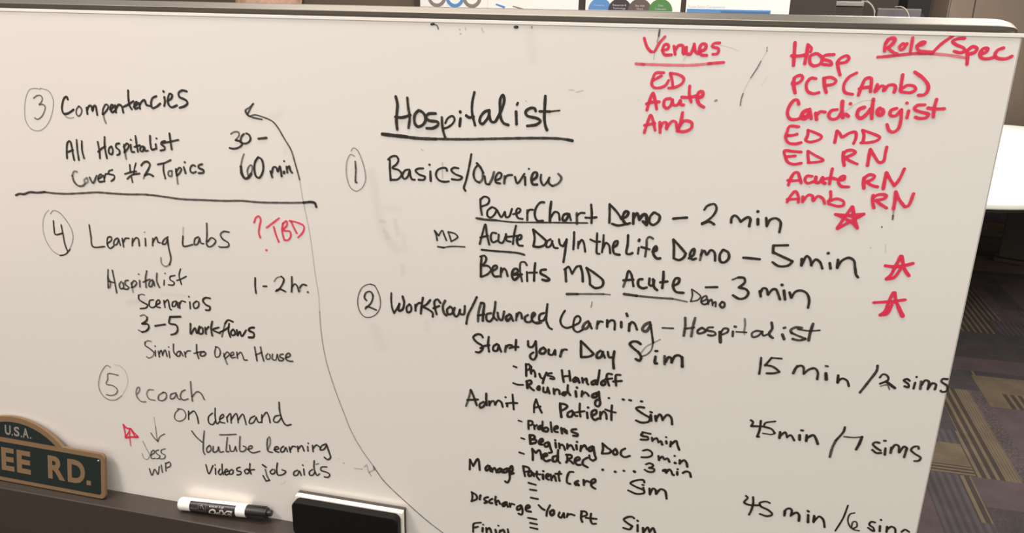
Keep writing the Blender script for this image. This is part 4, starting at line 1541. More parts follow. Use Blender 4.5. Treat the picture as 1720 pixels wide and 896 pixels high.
# random planks first, the seen ones on top (x given before the slant of 0.06 per metre)
kinds = [0, 1, 1, 5, 6, 2, 8, 3, 4, 7, 9]
xx = -4.0
while xx < 5.6:
    w = random.choice((0.16, 0.22, 0.3)); yy = -3.0 + random.random()
    while yy < 9.5:
        h = random.choice((0.35, 0.5, 0.8, 0.9))
        patch(xx, xx + w, yy, yy + h, random.choice(kinds), 0.0003); yy += h
    xx += w
seen = [(1.03, 1.46, 1.30, 2.72, 1), (0.80, 1.05, 1.20, 1.96, 9), (1.08, 1.17, 1.95, 2.72, 3), (0.985, 1.085, 1.95, 2.72, 3), (1.085, 1.135, 1.95, 2.72, 4),
        (1.135, 1.19, 1.97, 2.73, 8), (0.80, 0.985, 2.02, 2.19, 2), (0.80, 0.985, 1.955, 2.02, 7), (0.80, 0.985, 2.19, 2.30, 9), (0.80, 1.0, 2.30, 2.6, 6),
        (0.925, 0.965, 1.66, 1.95, 3), (0.97, 1.30, 1.76, 1.80, 1), (0.965, 1.30, 1.55, 1.76, 5), (0.965, 1.30, 1.80, 1.95, 1), (1.19, 1.60, 1.95, 2.57, 1),
        (1.19, 1.26, 2.57, 2.72, 2), (1.26, 1.60, 2.57, 2.72, 3), (1.19, 1.60, 2.72, 2.90, 2), (0.95, 1.19, 2.72, 2.95, 6),
        (1.0, 1.8, 2.95, 3.12, 1), (1.1, 1.9, 3.12, 3.22, 5), (1.1, 2.0, 3.22, 3.5, 6), (1.2, 1.47, 3.5, 3.72, 3), (1.47, 2.0, 3.5, 3.72, 9), (1.3, 1.54, 3.72, 4.35, 3),
        (1.54, 1.60, 3.72, 4.35, 1), (1.60, 1.72, 3.95, 4.4, 6), (1.72, 2.6, 3.72, 4.6, 0), (1.4, 2.6, 4.66, 4.74, 5), (1.4, 2.6, 4.74, 5.15, 2), (1.6, 2.6, 5.15, 5.3, 6),
        (1.7, 2.8, 5.3, 5.7, 1), (1.7, 2.8, 5.7, 5.8, 5), (1.8, 2.9, 5.8, 6.3, 2), (1.8, 3.0, 6.3, 6.9, 9)]
for i, s in enumerate(seen): patch(*s, 0.0006 + i * 1e-5)
fo = obj('floor', fl, FM); fo['kind'] = 'structure'

# ------------------------------------------------------------------ walls
def structure(name, bm, m):
    o = obj(name, bm, m); o['kind'] = 'structure'; return o
structure('wall_back', box(-4.0, 0.36, 2.0, 2.1, 0, 2.8), M['wall'])
structure('wall_far', box(-4.0, 7.0, 9.0, 9.1, 0, 2.8), M['wall'])
structure('wall_left', box(-4.1, -4.0, -4.0, 9.0, 0, 2.8), M['pale_wall'])
structure('wall_right', box(7.0, 7.1, -4.0, 9.0, 0, 2.8), M['pale_wall'])

# ------------------------------------------------------------------ the whiteboard
BX0, BX1, BT, BB = -1.02, 0.2687, 1.502, 0.8805
wb = empty('whiteboard', (-0.375, 0.0, 0.0), 'large white dry-erase board covered in black and red handwriting', 'whiteboard')
OFF = Vector((0.375, 0.0, 0.0))
def wpart(name, bm, m, **k):
    for v in bm.verts: v.co += OFF
    return obj(name, bm, m, wb, **k)
wpart('board_panel', box(BX0, BX1 - 0.0012, 0.0, 0.014, BB - 0.03, BT - 0.0008), M['melamine'])
wpart('edge_strip', box(BX1 - 0.0012, BX1, 0.0003, 0.0145, BB - 0.03, BT - 0.001), M['edge_trim'], label='thin grey strip along the free edge')
bevel_mod(wpart('trim_strip', box(BX0, BX1 + 0.0012, -0.0007, 0.0, BT - 0.0028, BT + 0.0004), M['white_trim'], label='bright white strip under the top rail'), 0.0003)
# top rail with a rounded end
prof = [(0.005, 1.5012), (0.0018, 1.5014), (0.0006, 1.5022), (0.0000, 1.5040), (-0.0005, 1.5078), (-0.0001, 1.5084), (0.0008, 1.5088), (0.0140, 1.5136), (0.019, 1.5142), (0.025, 1.5136), (0.0265, 1.512), (0.0265, 1.5012)]
bm = bmesh.new(); rings = []
re_ = 0.018; xe = 0.2662
secs = [(BX0, 0.0)] + [(-0.95 + 0.1 * i, 0.0) for i in range(12)] + [(xe - re_ + re_ * math.sin(a * math.pi / 24), 1 - math.cos(a * math.pi / 24)) for a in range(0, 13)]
for x, k in secs:
    ring = []
    for (py, pz) in prof:
        ring.append(bm.verts.new((x, py + (0.012 - py) * k * 0.6 if py < 0.012 else py, pz - k * (pz - 1.5012) * 0.55)))
    rings.append(ring)
for a, b in zip(rings, rings[1:]):
    for i in range(len(prof)): bm.faces.new((a[i], a[(i + 1) % len(prof)], b[(i + 1) % len(prof)], b[i]))
bm.faces.new(rings[0]); bm.faces.new(rings[-1][::-1])
bmesh.ops.recalc_face_normals(bm, faces=bm.faces)
wpart('top_rail', bm, M['rail'], label='rounded grey metal rail')
# marker tray: shelf, ridge, apron
tp = [(0.0, BB), (-0.0305, BB - 0.0006), (-0.0315, BB + 0.0002), (-0.0330, BB + 0.0002), (-0.0340, BB - 0.0010), (-0.0360, BB - 0.030), (-0.0380, BB - 0.060), (-0.0385, BB - 0.090), (-0.040, BB - 0.095), (0.0, BB - 0.095)]
wpart('marker_tray', extrude_poly(tp, lambda p: (BX0, p[0], p[1]), lambda p: (BX1, p[0], p[1])), M['tray'], label='dark grey tray along the lower edge')
# stand behind the panel
for sx in (-0.85, 0.02):
    bevel_mod(wpart('stand_post', box(sx - 0.02, sx + 0.02, 0.0142, 0.0542, 0.09, 1.49), M['steel']), 0.004)
    ft = bevel_mod(wpart('stand_foot', box(sx - 0.025, sx + 0.025, -0.25, 0.35, 0.06, 0.09), M['steel']), 0.006)
    for cy in (-0.22, 0.32):
        cb = lathe_x([(-0.010, 0.006), (-0.010, 0.024), (-0.008, 0.0275), (0.008, 0.0275), (0.010, 0.024), (0.010, 0.006)], 24)
        for v in cb.verts: v.co += Vector((sx, cy, 0.0275)) + OFF
        add_box(cb, sx - 0.014 + OFF.x, sx + 0.014 + OFF.x, cy - 0.012, cy + 0.012, 0.05, 0.062)
        obj('caster', cb, M['rubber'], ft)
wpart('cross_bar', box(-0.83, 0.0, 0.020, 0.048, 0.35, 0.39), M['steel'])

# handwriting: every written line is its own ink part; stroke data = width, density, points (0.1 mm on the board from its top edge)
U0, V0 = -0.95, 1.502
def ribbon(bm, lay, pts, w, d, y, edge):
    P = smooth_path(pts, 0.0011)
    n = len(P)
    if n < 2: P = [P[0], P[0] + Vector((0.0003, 0))]; n = 2
    L, R, h = [], [], w / 2
    ph = random.random() * 6
    dirs = []
    for i in range(n):
        t = P[min(i + 1, n - 1)] - P[max(i - 1, 0)]
        dirs.append(t.normalized() if t.length > 1e-9 else Vector((1, 0)))
    rows = []
    t0, t1 = dirs[0], dirs[-1]
    for k in range(4, 0, -1):                      # rounded pen start
        s = math.sin(k * math.pi / 10); c = math.cos(k * math.pi / 10); rows.append((P[0] - t0 * h * s * 0.9, dirs[0], h * c * 0.95))
    for i in range(n):
        rows.append((P[i], dirs[i], h * (1 + 0.06 * math.sin(ph + i * 0.55) + 0.03 * math.sin(ph * 2 + i * 1.7))))
    for k in range(1, 5):
        s = math.sin(k * math.pi / 10); c = math.cos(k * math.pi / 10); rows.append((P[-1] + t1 * h * s * 0.9, dirs[-1], h * c * 0.95))
    prev = None
    for j, (p, t, hh) in enumerate(rows):
        nx = Vector((-t.y, t.x))
        row = []
        for q in (1.0, 0.72, -0.72, -1.0) if edge else (1.0, 0.25, -0.25, -1.0):
            c = p + nx * hh * q
            v = bm.verts.new((c.x + OFF.x, y - j * 3e-7, c.y))
            v[lay] = d * (edge if abs(q) == 1.0 or (edge == 0 and (j < 2 or j > len(rows) - 3)) else 1.0)
            row.append(v)
        if prev:
            for a in range(3): bm.faces.new((prev[a], prev[a + 1], row[a + 1], row[a]))
        prev = row
count = 0
for (nm, lab, col, data) in INK:
    apart = nm in ('ink_smudge', 'pen_mark', 'dash_mark', 'eraser_smear')      # separate marks are separate parts
    bm = None
    for ln in data.strip().split('\n'):
        if bm is None: bm = bmesh.new(); lay = bm.verts.layers.float.new('ink')
        a = ln.split(); w = int(a[0]) * 1e-4; d = int(a[1]) / 100.0
        pts = [Vector((U0 + int(q.split(',')[0]) * 1e-4, V0 - int(q.split(',')[1]) * 1e-4)) for q in a[2:]]
        count += 1
        ribbon(bm, lay, pts, w, d, -0.00025 - (count % 50) * 1.1e-5, 0.0 if nm == 'eraser_smear' else 0.72)
        if apart: obj(nm, bm, M['ink_' + col], wb, label=lab); bm = None
    if bm is not None: obj(nm, bm, M['ink_' + col], wb, label=lab)

# ------------------------------------------------------------------ street-sign plaque leaning in the tray
sg = empty('street_sign', (-0.7191, -0.0226, BB + 0.0009), 'green and tan street sign plaque leaning on the whiteboard in the tray', 'sign')
su = Vector((0.9999, -0.0135, 0)).normalized()
th = math.radians(9.0)
sn0 = Vector((-su.y, su.x, 0)); 
if sn0.y < 0: sn0 = -sn0
sv = Vector((0, 0, 1)) * math.cos(th) + sn0 * math.sin(th)
sd = su.cross(sv)                                   # towards the viewer or away
if sd.y > 0: sd = -sd
def SP(u, w, d=0.0): return su * (u / 1000) + sv * (w / 1000) + sd * (d / 1000)
UC, HALF, HT, AP = -138.0, 143.0, 63.5, 95.0
def sign_outline(ins=0.0):
    r = 7.0 - ins * 0.6; x1, x0 = UC + HALF - ins, UC - HALF + ins; p = []
    for cx, cz, a in ((x1 - r, r + ins, 270),):
        for k in range(7):
            t = math.radians(a + 90 * k / 6); p.append((cx + r * math.cos(t), cz + r * math.sin(t)))
    for k in range(7):
        t = math.radians(90 * k / 6); p.append((x1 - r + r * math.cos(t), HT - ins - r + r * math.sin(t)))
    return p, r
right, rr = sign_outline()
arch = []
cr = 78.0; rise = AP - HT; R_ = (cr * cr + rise * rise) / (2 * rise); cy_ = AP - R_
for k in range(25):
    x = cr - 2 * cr * k / 24
    arch.append((UC + x, cy_ + math.sqrt(R_ * R_ - x * x)))
flare_r = [(UC + cr + 9, HT), (UC + cr + 4, HT + 0.8)]
flare_l = [(2 * UC - a, b) for a, b in flare_r[::-1]]
left = [(2 * UC - a, b) for a, b in right[::-1]]
outline = right + flare_r + arch + flare_l + left
plate = extrude_poly(outline, lambda p: SP(p[0], p[1], 0), lambda p: SP(p[0], p[1], -4.5))
bevel_mod(obj('plate', plate, M['tan'], sg, label='tan plaque with raised rim'), 0.0007, 2)
PLATE_F = 0.0
def spart(nm, pts, d0, d1, m, **k):
    return obj(nm, extrude_poly(pts, lambda p: SP(p[0], p[1], d0), lambda p: SP(p[0], p[1], d1)), m, sg, **k)
spart('name_panel', rrect(UC - HALF + 6.2, UC + HALF - 6.2, 6.0, 56.6, 3.5), 0.35, -1.0, M['green'], label='dark green field behind the street name')
lens = []
cr2, base2, ap2 = 66.0, 63.6, 87.2; ri = ap2 - base2; R2 = (cr2 * cr2 + ri * ri) / (2 * ri)
for k in range(25):
    x = cr2 - 2 * cr2 * k / 24; lens.append((UC + x, ap2 - R2 + math.sqrt(R2 * R2 - x * x)))
spart('arch_panel', lens, 0.35, -1.0, M['green'], label='dark green lens-shaped field behind U.S.A.')
def slet(nm, s, u, w, h, width, bold, m, d=0.35):
    bm = text_bm(s, 1.0, bold, 0.0)
    xs = [v.co.x for v in bm.verts]; ys = [v.co.y for v in bm.verts]
    x0, x1, y0, y1 = min(xs), max(xs), min(ys), max(ys)
    r = bmesh.ops.extrude_face_region(bm, geom=list(bm.faces))
    for g in r['geom']:
        if isinstance(g, bmesh.types.BMVert): g.co.z += 1.0
    remap(bm, lambda c: SP(u + (c.x - x0) / (x1 - x0) * width, w + (c.y - y0) / (y1 - y0) * h, 0.36 + d * c.z))
    bmesh.ops.recalc_face_normals(bm, faces=bm.faces)
    return obj(nm, bm, m, sg)
for s, u, wd in (('E', -160.5, 21.0), ('E', -135.0, 22.5), ('R', -84.5, 27.0), ('D', -53.0, 27.5)):
    slet('letter', s, u, 16.4, 32.6, wd, 0.035, M['tan'])
spart('letter', rrect(-23.3, -16.6, 16.6, 23.0, 0.4, 2), 0.7, 0.3, M['tan'])
for s, u, wd in (('U', -153.0, 9.6), ('S', -138.3, 9.2), ('A', -124.0, 9.8)):
    slet('letter', s, u, 68.0, 13.8, wd, 0.025, M['sign_grey'], 0.2)
for u in (-142.2, -127.3, -112.2): slet('letter', '.', u, 68.0, 2.4, 2.2, 0.02, M['sign_grey'], 0.2)
nb = bmesh.new(); bmesh.ops.create_uvsphere(nb, u_segments=12, v_segments=8, radius=0.0016)
remap(nb, lambda c: SP(-3.9, 53.6, 0.4) + c)
obj('nail', nb, M['brass'], sg, smooth=True)

# ------------------------------------------------------------------ dry-erase marker lying in the tray
ML = 0.1300; RB = 0.0085
mk = empty('marker', (-0.6070, -0.0135, BB + RB + 0.0004), 'white and black dry-erase marker lying in the tray beside the eraser', 'marker')
mk.rotation_euler = (0.0, -math.radians(2.2), math.radians(2.2))
bar = lathe_x([(0.0, 0.0055), (0.0006, 0.0072), (0.002, 0.0082), (0.004, RB), (0.0955, RB), (0.0962, RB - 0.0004), (0.0966, 0.006)], 48)
obj('barrel', bar, M['white_plastic'], mk, smooth=True)
cap = lathe_x([(0.0958, 0.0060), (0.0958, 0.0076), (0.0964, 0.0079), (0.110, 0.0074), (0.1235, 0.0068), (0.1242, 0.0064), (0.1244, 0.0045), (0.1246, 0.0043), (0.1290, 0.0041), (0.1298, 0.0036), (0.1299, 0.0020)], 40)
for k in range(10):
    a = 2 * math.pi * k / 10; ca, sa = math.cos(a), math.sin(a)
    bm2 = box(0.0985, 0.122, -0.0005, 0.0005, 0.0068, 0.0079)
    remap(bm2, lambda c: (c.x, c.y * ca - c.z * sa, c.y * sa + c.z * ca)); merge(cap, bm2)
obj('cap', cap, M['black_plastic'], mk, smooth=False)
def cyl(s, phi, r):                                  # phi: degrees from the top towards the viewer
    a = math.radians(phi); return (s, -r * math.sin(a), r * math.cos(a))
bm = bmesh.new(); prev = None
for k in range(33):
    ph = 21 + 190 * k / 32
    row = [bm.verts.new(cyl(s, ph, RB + 0.00012)) for s in (0.0185, 0.0830)]
    if prev: bm.faces.new((prev[0], row[0], row[1], prev[1]))
    prev = row
lb = obj('label', bm, M['black_print'], mk, smooth=True, label='black printed label')
def mtext(nm, s, s_right, phi0, width, arc, bold, shear, m):
    """upside-down print: reads from the cap end, its foot towards the top of the barrel"""
    bm = text_bm(s, 1.0, bold); bmesh.ops.subdivide_edges(bm, edges=[e for e in bm.edges if e.calc_length() > 0.12], cuts=2)
    xs = [v.co.x + shear * v.co.y for v in bm.verts]; ys = [v.co.y for v in bm.verts]
    x0, x1, y0, y1 = min(xs), max(xs), min(ys), max(ys)
    remap(bm, lambda c: cyl(s_right - (c.x + shear * c.y - x0) / (x1 - x0) * width, phi0 + (c.y - y0) / (y1 - y0) * arc, RB + 0.00022))
    bmesh.ops.triangulate(bm, faces=bm.faces)
    return obj(nm, bm, m, lb)
mtext('lettering', 'EXPO', 0.0800, 70, 0.0345, 66, 0.03, 0.35, M['print'])
mtext('lettering', 'dry erase', 0.0672, 40, 0.0205, 24, 0.0, 0.0, M['print'])
mtext('lettering', 'chisel', 0.0300, 76, 0.0105, 22, 0.0, 0.0, M['dim_print'])
bm = bmesh.new()
def strip(a, b, hw):
    (s0, p0), (s1, p1) = a, b
    n = 8; ds, dp = s1 - s0, (p1 - p0) * math.pi / 180 * RB; L = math.hypot(ds, dp); nx, ny = -dp / L * hw, ds / L * hw
    pr = None
    for k in range(n + 1):
        t = k / n; s = s0 + ds * t; p = p0 + (p1 - p0) * t; dphi = ny / RB * 180 / math.pi
        row = [bm.verts.new(cyl(s + nx, p + dphi, RB + 0.00022)), bm.verts.new(cyl(s - nx, p - dphi, RB + 0.00022))]
        if pr: bm.faces.new((pr[0], pr[1], row[1], row[0]))
        pr = row
q = [(0.0315, 36), (0.0420, 36), (0.0420, 100), (0.0315, 100)]
for i in range(4): strip(q[i], q[(i + 1) % 4], 0.00022)
strip((0.0335, 58), (0.0362, 46), 0.0005); strip((0.0362, 46), (0.0400, 86), 0.0005); strip((0.0345, 80), (0.0362, 46), 0.0003)
obj('check_box_symbol', bm, M['dim_print'], lb)

# ------------------------------------------------------------------ felt eraser standing on its long side
ex0, ex1, ez0, ez1 = -0.4405, -0.2985, BB, 0.9300
er = empty('whiteboard_eraser', ((ex0 + ex1) / 2, -0.012, BB), 'black-backed felt eraser with a white layer standing in the tray', 'eraser')
eo = Vector(((ex0 + ex1) / 2, -0.012, BB))
def epart(nm, pts, y0, y1, m, w, **k):
    o = obj(nm, extrude_poly(pts, lambda p: Vector((p[0], y0, p[1])) - eo, lambda p: Vector((p[0], y1, p[1])) - eo), m, er, **k)
    if w: bevel_mod(o, w, 3)
    return o
epart('back_shell', rrect(ex0 + 0.0008, ex1 - 0.0015, ez0, ez1 - 0.0008, 0.008, 8), -0.0128, -0.0245, M['shell'], 0.0016, label='black plastic back')
epart('foam_layer', rrect(ex0, ex1, ez0 + 0.0003, ez1, 0.0012, 3), -0.0056, -0.0128, M['foam'], 0.0004, label='white foam layer')
epart('felt_pad', rrect(ex0 + 0.0003, ex1 + 0.0006, ez0 + 0.0003, ez1 + 0.0006, 0.0010, 3), -0.0008, -0.0056, M['felt'], 0.0004, label='dark grey felt pad')

# ------------------------------------------------------------------ dark cabinet behind the board, left
cb = empty('cabinet', (-2.2, 1.8, 0), 'dark wood cabinet against the wall behind the board at its left end', 'cabinet')
cx0, cx1 = -0.72, 0.768
bevel_mod(obj('carcass', box(cx0, cx1, -0.2, 0.195, 0.0, 1.95), M['dark_wood'], cb), 0.004)
for a, b, hx in ((cx0 + 0.01, -0.002 + 0.024, 0.0), (0.002 + 0.024, cx1 - 0.01, 0.05)):
    d = bevel_mod(obj('door', box(a, b, -0.22, -0.2, 0.08, 1.93), M['dark_wood'], cb), 0.003)
    hh = bmesh.new(); tube(hh, [(hx, -0.22, 1.0), (hx, -0.245, 1.01), (hx, -0.245, 1.13), (hx, -0.22, 1.14)], 0.005)
    obj('handle', hh, M['steel'], d, smooth=True)

# ------------------------------------------------------------------ pinboard and the four sheets on it
pb = empty('pinboard', (-0.297, 1.985, 1.1), 'dark pinboard on the wall with four printed sheets', 'pinboard')
bevel_mod(obj('panel', box(-0.699, 0.709, -0.012, 0.012, 0.1, 1.3), M['pin'], pb), 0.003)
def sheet(x0, x1, z0, z1, lab):
    o = empty('poster', (x0, 1.9715, z0), lab, 'poster')
    obj('paper_sheet', box(0, x1 - x0, -0.0004, 0.0006, 0, z1 - z0), M['paper'], o)
    return o
def flat(o, nm, bm, m, layer):
    for v in bm.verts: v.co = Vector((v.co.x, -0.0005 - 0.0002 * layer, v.co.y))
    return obj(nm, bm, m, o)
def disc(cx, cz, r, n=40):
    bm = bmesh.new(); bm.faces.new([bm.verts.new((cx + r * math.cos(2 * math.pi * k / n), cz + r * math.sin(2 * math.pi * k / n), 0)) for k in range(n)]); return bm
def ring(cx, cz, r0, r1, n=40):
    bm = bmesh.new(); A = [[bm.verts.new((cx + r * math.cos(2 * math.pi * k / n), cz + r * math.sin(2 * math.pi * k / n), 0)) for k in range(n)] for r in (r0, r1)]
    for k in range(n): bm.faces.new((A[0][k], A[0][(k + 1) % n], A[1][(k + 1) % n], A[1][k]))
    return bm
def rect(x0, x1, z0, z1):
    bm = bmesh.new(); bm.faces.new([bm.verts.new((x, z, 0)) for x, z in ((x0, z0), (x1, z0), (x1, z1), (x0, z1))]); return bm
def lettering(o, s, x, z, h, m, layer, width=None, align='LEFT'):
    bm = text_bm(s, h, 0.0, 0.0, align)
    for v in bm.verts: v.co = Vector((v.co.x + x, v.co.y + z, 0))
    flat(o, 'lettering', bm, m, layer)
ZB = 1.5425
s1 = sheet(-0.972, -0.7262, ZB, ZB + 0.24, 'white sheet printed with grey and blue rings pinned left on the dark pinboard')
for i, (cx, m) in enumerate(((0.062, 'p_grey'), (0.128, 'p_blue'), (0.190, 'p_grey'))):
    flat(s1, 'ring', ring(cx, 0.040, 0.022, 0.034), M[m], 1 + i)
s2 = sheet(-0.7255, -0.408, ZB, ZB + 0.24, 'white sheet with a short blue and a short grey stroke beside the ring sheet')
bm = bmesh.new(); bm.faces.new([bm.verts.new((x, z, 0)) for x, z in ((0.027, 0.018), (0.060, 0.006), (0.063, 0.013), (0.032, 0.022))]); flat(s2, 'printed_stroke', bm, M['p_blue'], 1)
bm = bmesh.new(); bm.faces.new([bm.verts.new((x, z, 0)) for x, z in ((0.088, 0.013), (0.124, 0.003), (0.127, 0.008), (0.091, 0.016))]); flat(s2, 'printed_stroke', bm, M['p_grey'], 1)
s3 = sheet(-0.384, -0.069, ZB, ZB + 0.24, 'white sheet with four overlapping blue, charcoal, brown and green domes')
def dome(cx, cz, r, n=30):
    bm = bmesh.new(); bm.faces.new([bm.verts.new((cx + r * math.cos(math.pi * k / n), cz + r * 0.98 * math.sin(math.pi * k / n), 0)) for k in range(n + 1)]); return bm
for i, (cx, m) in enumerate(((0.049, 'p_blue'), (0.116, 'p_char'), (0.182, 'p_brown'), (0.250, 'p_green'))):
    flat(s3, 'dome', dome(cx, 0.0085, 0.039), M[m], 1 + i)
for s, x, z in (('Transition', 0.046, 0.020), ('Resources &', 0.114, 0.022), ('Technology', 0.114, 0.012), ('Site Visit', 0.182, 0.021), ('Work', 0.182, 0.011), ('Data', 0.250, 0.023), ('Collection', 0.250, 0.012)):
    lettering(s3, s, x, z, 0.009, M['p_light'], 7, align='CENTER')
s4 = sheet(-0.052, 0.272, ZB, ZB + 0.24, 'white sheet headed Acute Event Competency with a blue band on the pinboard')
flat(s4, 'blue_band', rect(0.004, 0.268, 0.0072, 0.0178), M['p_blue'], 1)
flat(s4, 'blue_band', rect(0.112, 0.264, 0.0072, 0.0130), M['p_deep'], 2)
lettering(s4, 'Acute Event Competency', 0.006, 0.0215, 0.0115, M['p_pale'], 1)

# ------------------------------------------------------------------ equipment rack beyond the pinboard
pt = empty('partition', (0.6225, 3.08, 0), 'dark upright panel behind the equipment rack', 'partition')
bevel_mod(obj('panel', box(-0.30, 0.30, -0.018, 0.018, 0.05, 1.90), M['rack'], pt), 0.003)
for px in (-0.25, 0.25): bevel_mod(obj('foot', box(px - 0.02, px + 0.02, -0.09, 0.09, 0.0, 0.05), M['rack'], pt), 0.004)
rk = empty('equipment_rack', (0.6225, 2.733, 0), 'dark open equipment rack beyond the pinboard', 'rack')
for px in (-0.27, 0.27):
    for py in (-0.18, 0.18): bevel_mod(obj('post', box(px - 0.013, px + 0.013, py - 0.013, py + 0.013, 0.0, 1.45), M['rack'], rk), 0.002)
for z in (0.12, 0.55, 0.98, 1.45): obj('shelf', box(-0.283, 0.283, -0.195, 0.195, z, z + 0.015), M['rack'], rk)
ec = empty('equipment_case', (0.526, 2.69, 1.465), 'dark case with a light grey lid on the equipment rack', 'case')
bevel_mod(obj('case_body', box(-0.0685, 0.0693, -0.14, 0.165, 0.0, 0.129), M['rack'], ec), 0.003)
bevel_mod(obj('lid', box(-0.0693, 0.0701, -0.145, 0.17, 0.129, 0.1465), M['grey_metal'], ec, label='light grey lid'), 0.003)
mo = empty('monitor', (0.7346, 2.608, 1.465), 'grey-backed monitor standing on the dark equipment rack', 'monitor')
bevel_mod(obj('housing', box(-0.079, 0.079, -0.010, 0.021, 0.026, 0.126), M['monitor'], mo), 0.005)
obj('screen', box(-0.073, 0.073, 0.0212, 0.023, 0.032, 0.120), M['screen'], mo)
bevel_mod(obj('foot', box(-0.042, 0.042, -0.034, 0.034, 0.0, 0.007), M['monitor'], mo), 0.003)
obj('neck', box(-0.013, 0.013, -0.007, 0.010, 0.005, 0.034), M['monitor'], mo)
tw = empty('speaker_box', (0.8176, 2.749, 1.465), 'black upright box at the end of the equipment rack', 'speaker')
bevel_mod(obj('cabinet', box(-0.043, 0.043, -0.075, 0.075, 0.0, 0.25), M['black_plastic'], tw), 0.005)
for z, r in ((0.083, 0.032), (0.183, 0.018)):
    cbm = lathe_x([(0, r), (0.003, r), (0.004, r * 0.9), (0.001, r * 0.3)], 28)
    remap(cbm, lambda c: (c.y, -0.0745 - c.x, c.z + z)); obj('speaker_cone', cbm, M['rubber'], tw, smooth=True)
for pts, lab in (([(0.5926, 2.583, 1.6145), (0.614, 2.558, 1.608), (0.6325, 2.554, 1.588), (0.641, 2.558, 1.558), (0.644, 2.575, 1.468)], 'pale cable looping down from the grey case lid'),
                 ([(0.664, 3.058, 1.666), (0.674, 2.973, 1.637), (0.682, 2.824, 1.600), (0.685, 2.741, 1.55), (0.672, 2.725, 1.468)], 'pale cable hanging behind the monitor top'),
                 ([(0.714, 2.583, 1.5955), (0.735, 2.558, 1.594), (0.751, 2.548, 1.579), (0.764, 2.552, 1.55), (0.768, 2.563, 1.468)], 'pale cable arching over the front of the monitor')):
    bm = bmesh.new(); tube(bm, smooth_path(pts, 0.008), 0.0029)
    o = obj('cable', bm, M['cable'], smooth=True); o['label'] = lab; o['category'] = 'cable'; o['group'] = 'cables on the equipment rack'

# ------------------------------------------------------------------ brown cupboards at the far end, white table before them
kb = empty('cupboard', (3.2, 7.65, 0), 'tall brown cupboard beyond the white table', 'cupboard')
bevel_mod(obj('carcass', box(-1.0, 1.6, -0.22, 0.3, 0.0, 2.3), M['brown'], kb), 0.004)
xs = [-0.995, -0.790, 0.0, 0.80, 1.595]
for a, b in zip(xs, xs[1:]):
    d = bevel_mod(obj('door', box(a + 0.005, b - 0.005, -0.245, -0.22, 0.06, 2.27), M['brown'], kb), 0.004)
    hh = bmesh.new(); tube(hh, [(b - 0.05, -0.245, 1.0), (b - 0.05, -0.275, 1.01), (b - 0.05, -0.275, 1.15), (b - 0.05, -0.245, 1.16)], 0.006)
    obj('handle', hh, M['steel'], d, smooth=True)
tb = empty('conference_table', (1.98, 5.17, 0), 'long oval white table on the carpet behind the whiteboard', 'table', rot=(0, 0, -math.radians(24)))
def oval(a, c, n=96, e=2.05):
    return [(a * math.copysign(abs(math.cos(2 * math.pi * k / n)) ** (2 / e), math.cos(2 * math.pi * k / n)), c * math.copysign(abs(math.sin(2 * math.pi * k / n)) ** (2 / e), math.sin(2 * math.pi * k / n))) for k in range(n)]
bevel_mod(obj('tabletop', extrude_poly(oval(0.92, 2.06), lambda p: (p[0], p[1], 0.706), lambda p: (p[0], p[1], 0.74)), M['laminate'], tb), 0.012, 4)
obj('edge_strip', extrude_poly(oval(0.905, 2.045), lambda p: (p[0], p[1], 0.694), lambda p: (p[0], p[1], 0.7055)), M['rubber'], tb, label='dark strip under the white edge')
for ly in (0.0, 1.1):
    bevel_mod(obj('leg', box(0.22, 0.42, ly - 0.05, ly + 0.05, 0.03, 0.694), M['rack'], tb), 0.01)
    bevel_mod(obj('foot', box(0.20, 0.70, ly - 0.08, ly + 0.08, 0.0, 0.03), M['rack'], tb), 0.008)

# ------------------------------------------------------------------ person standing behind the board, seen from the back
pe = empty('person', (-1.178, 1.30, 0), 'person with light brown hair standing behind the whiteboard', 'person')
def skin_body(name, verts, edges, m, root, parent, levels=2):
    me = bpy.data.meshes.new(name); me.from_pydata([v[0] for v in verts], edges, [])
    o = bpy.data.objects.new(name, me); C.objects.link(o); o.parent = parent
    me.materials.append(m)
    sk = o.modifiers.new('skin', 'SKIN')
    for i, v in enumerate(verts):
        d = me.skin_vertices[0].data[i]; d.radius = (v[1], v[2] if len(v) > 2 else v[1]); d.use_root = (i == root)
    sb = o.modifiers.new('sub', 'SUBSURF'); sb.levels = levels; sb.render_levels = levels
    sk.use_smooth_shade = True
    return o
V = []; E = []
def jv(p, r, r2=None, to=None):
    V.append((p, r, r2 or r)); i = len(V) - 1
    if to is not None: E.append((to, i))
    return i
pel = jv((0, 0, 0.92), 0.145, 0.11)
wa = jv((0, 0.0, 1.05), 0.125, 0.095, pel); ch = jv((0, 0, 1.24), 0.145, 0.105, wa); sh = jv((0, -0.01, 1.37), 0.09, 0.07, ch)
nk = jv((0, -0.005, 1.44), 0.052, 0.052, sh); h1 = jv((0, 0.01, 1.50), 0.062, 0.072, nk); h2 = jv((0, 0.012, 1.58), 0.074, 0.092, h1); h3 = jv((0, 0.005, 1.645), 0.052, 0.065, h2)
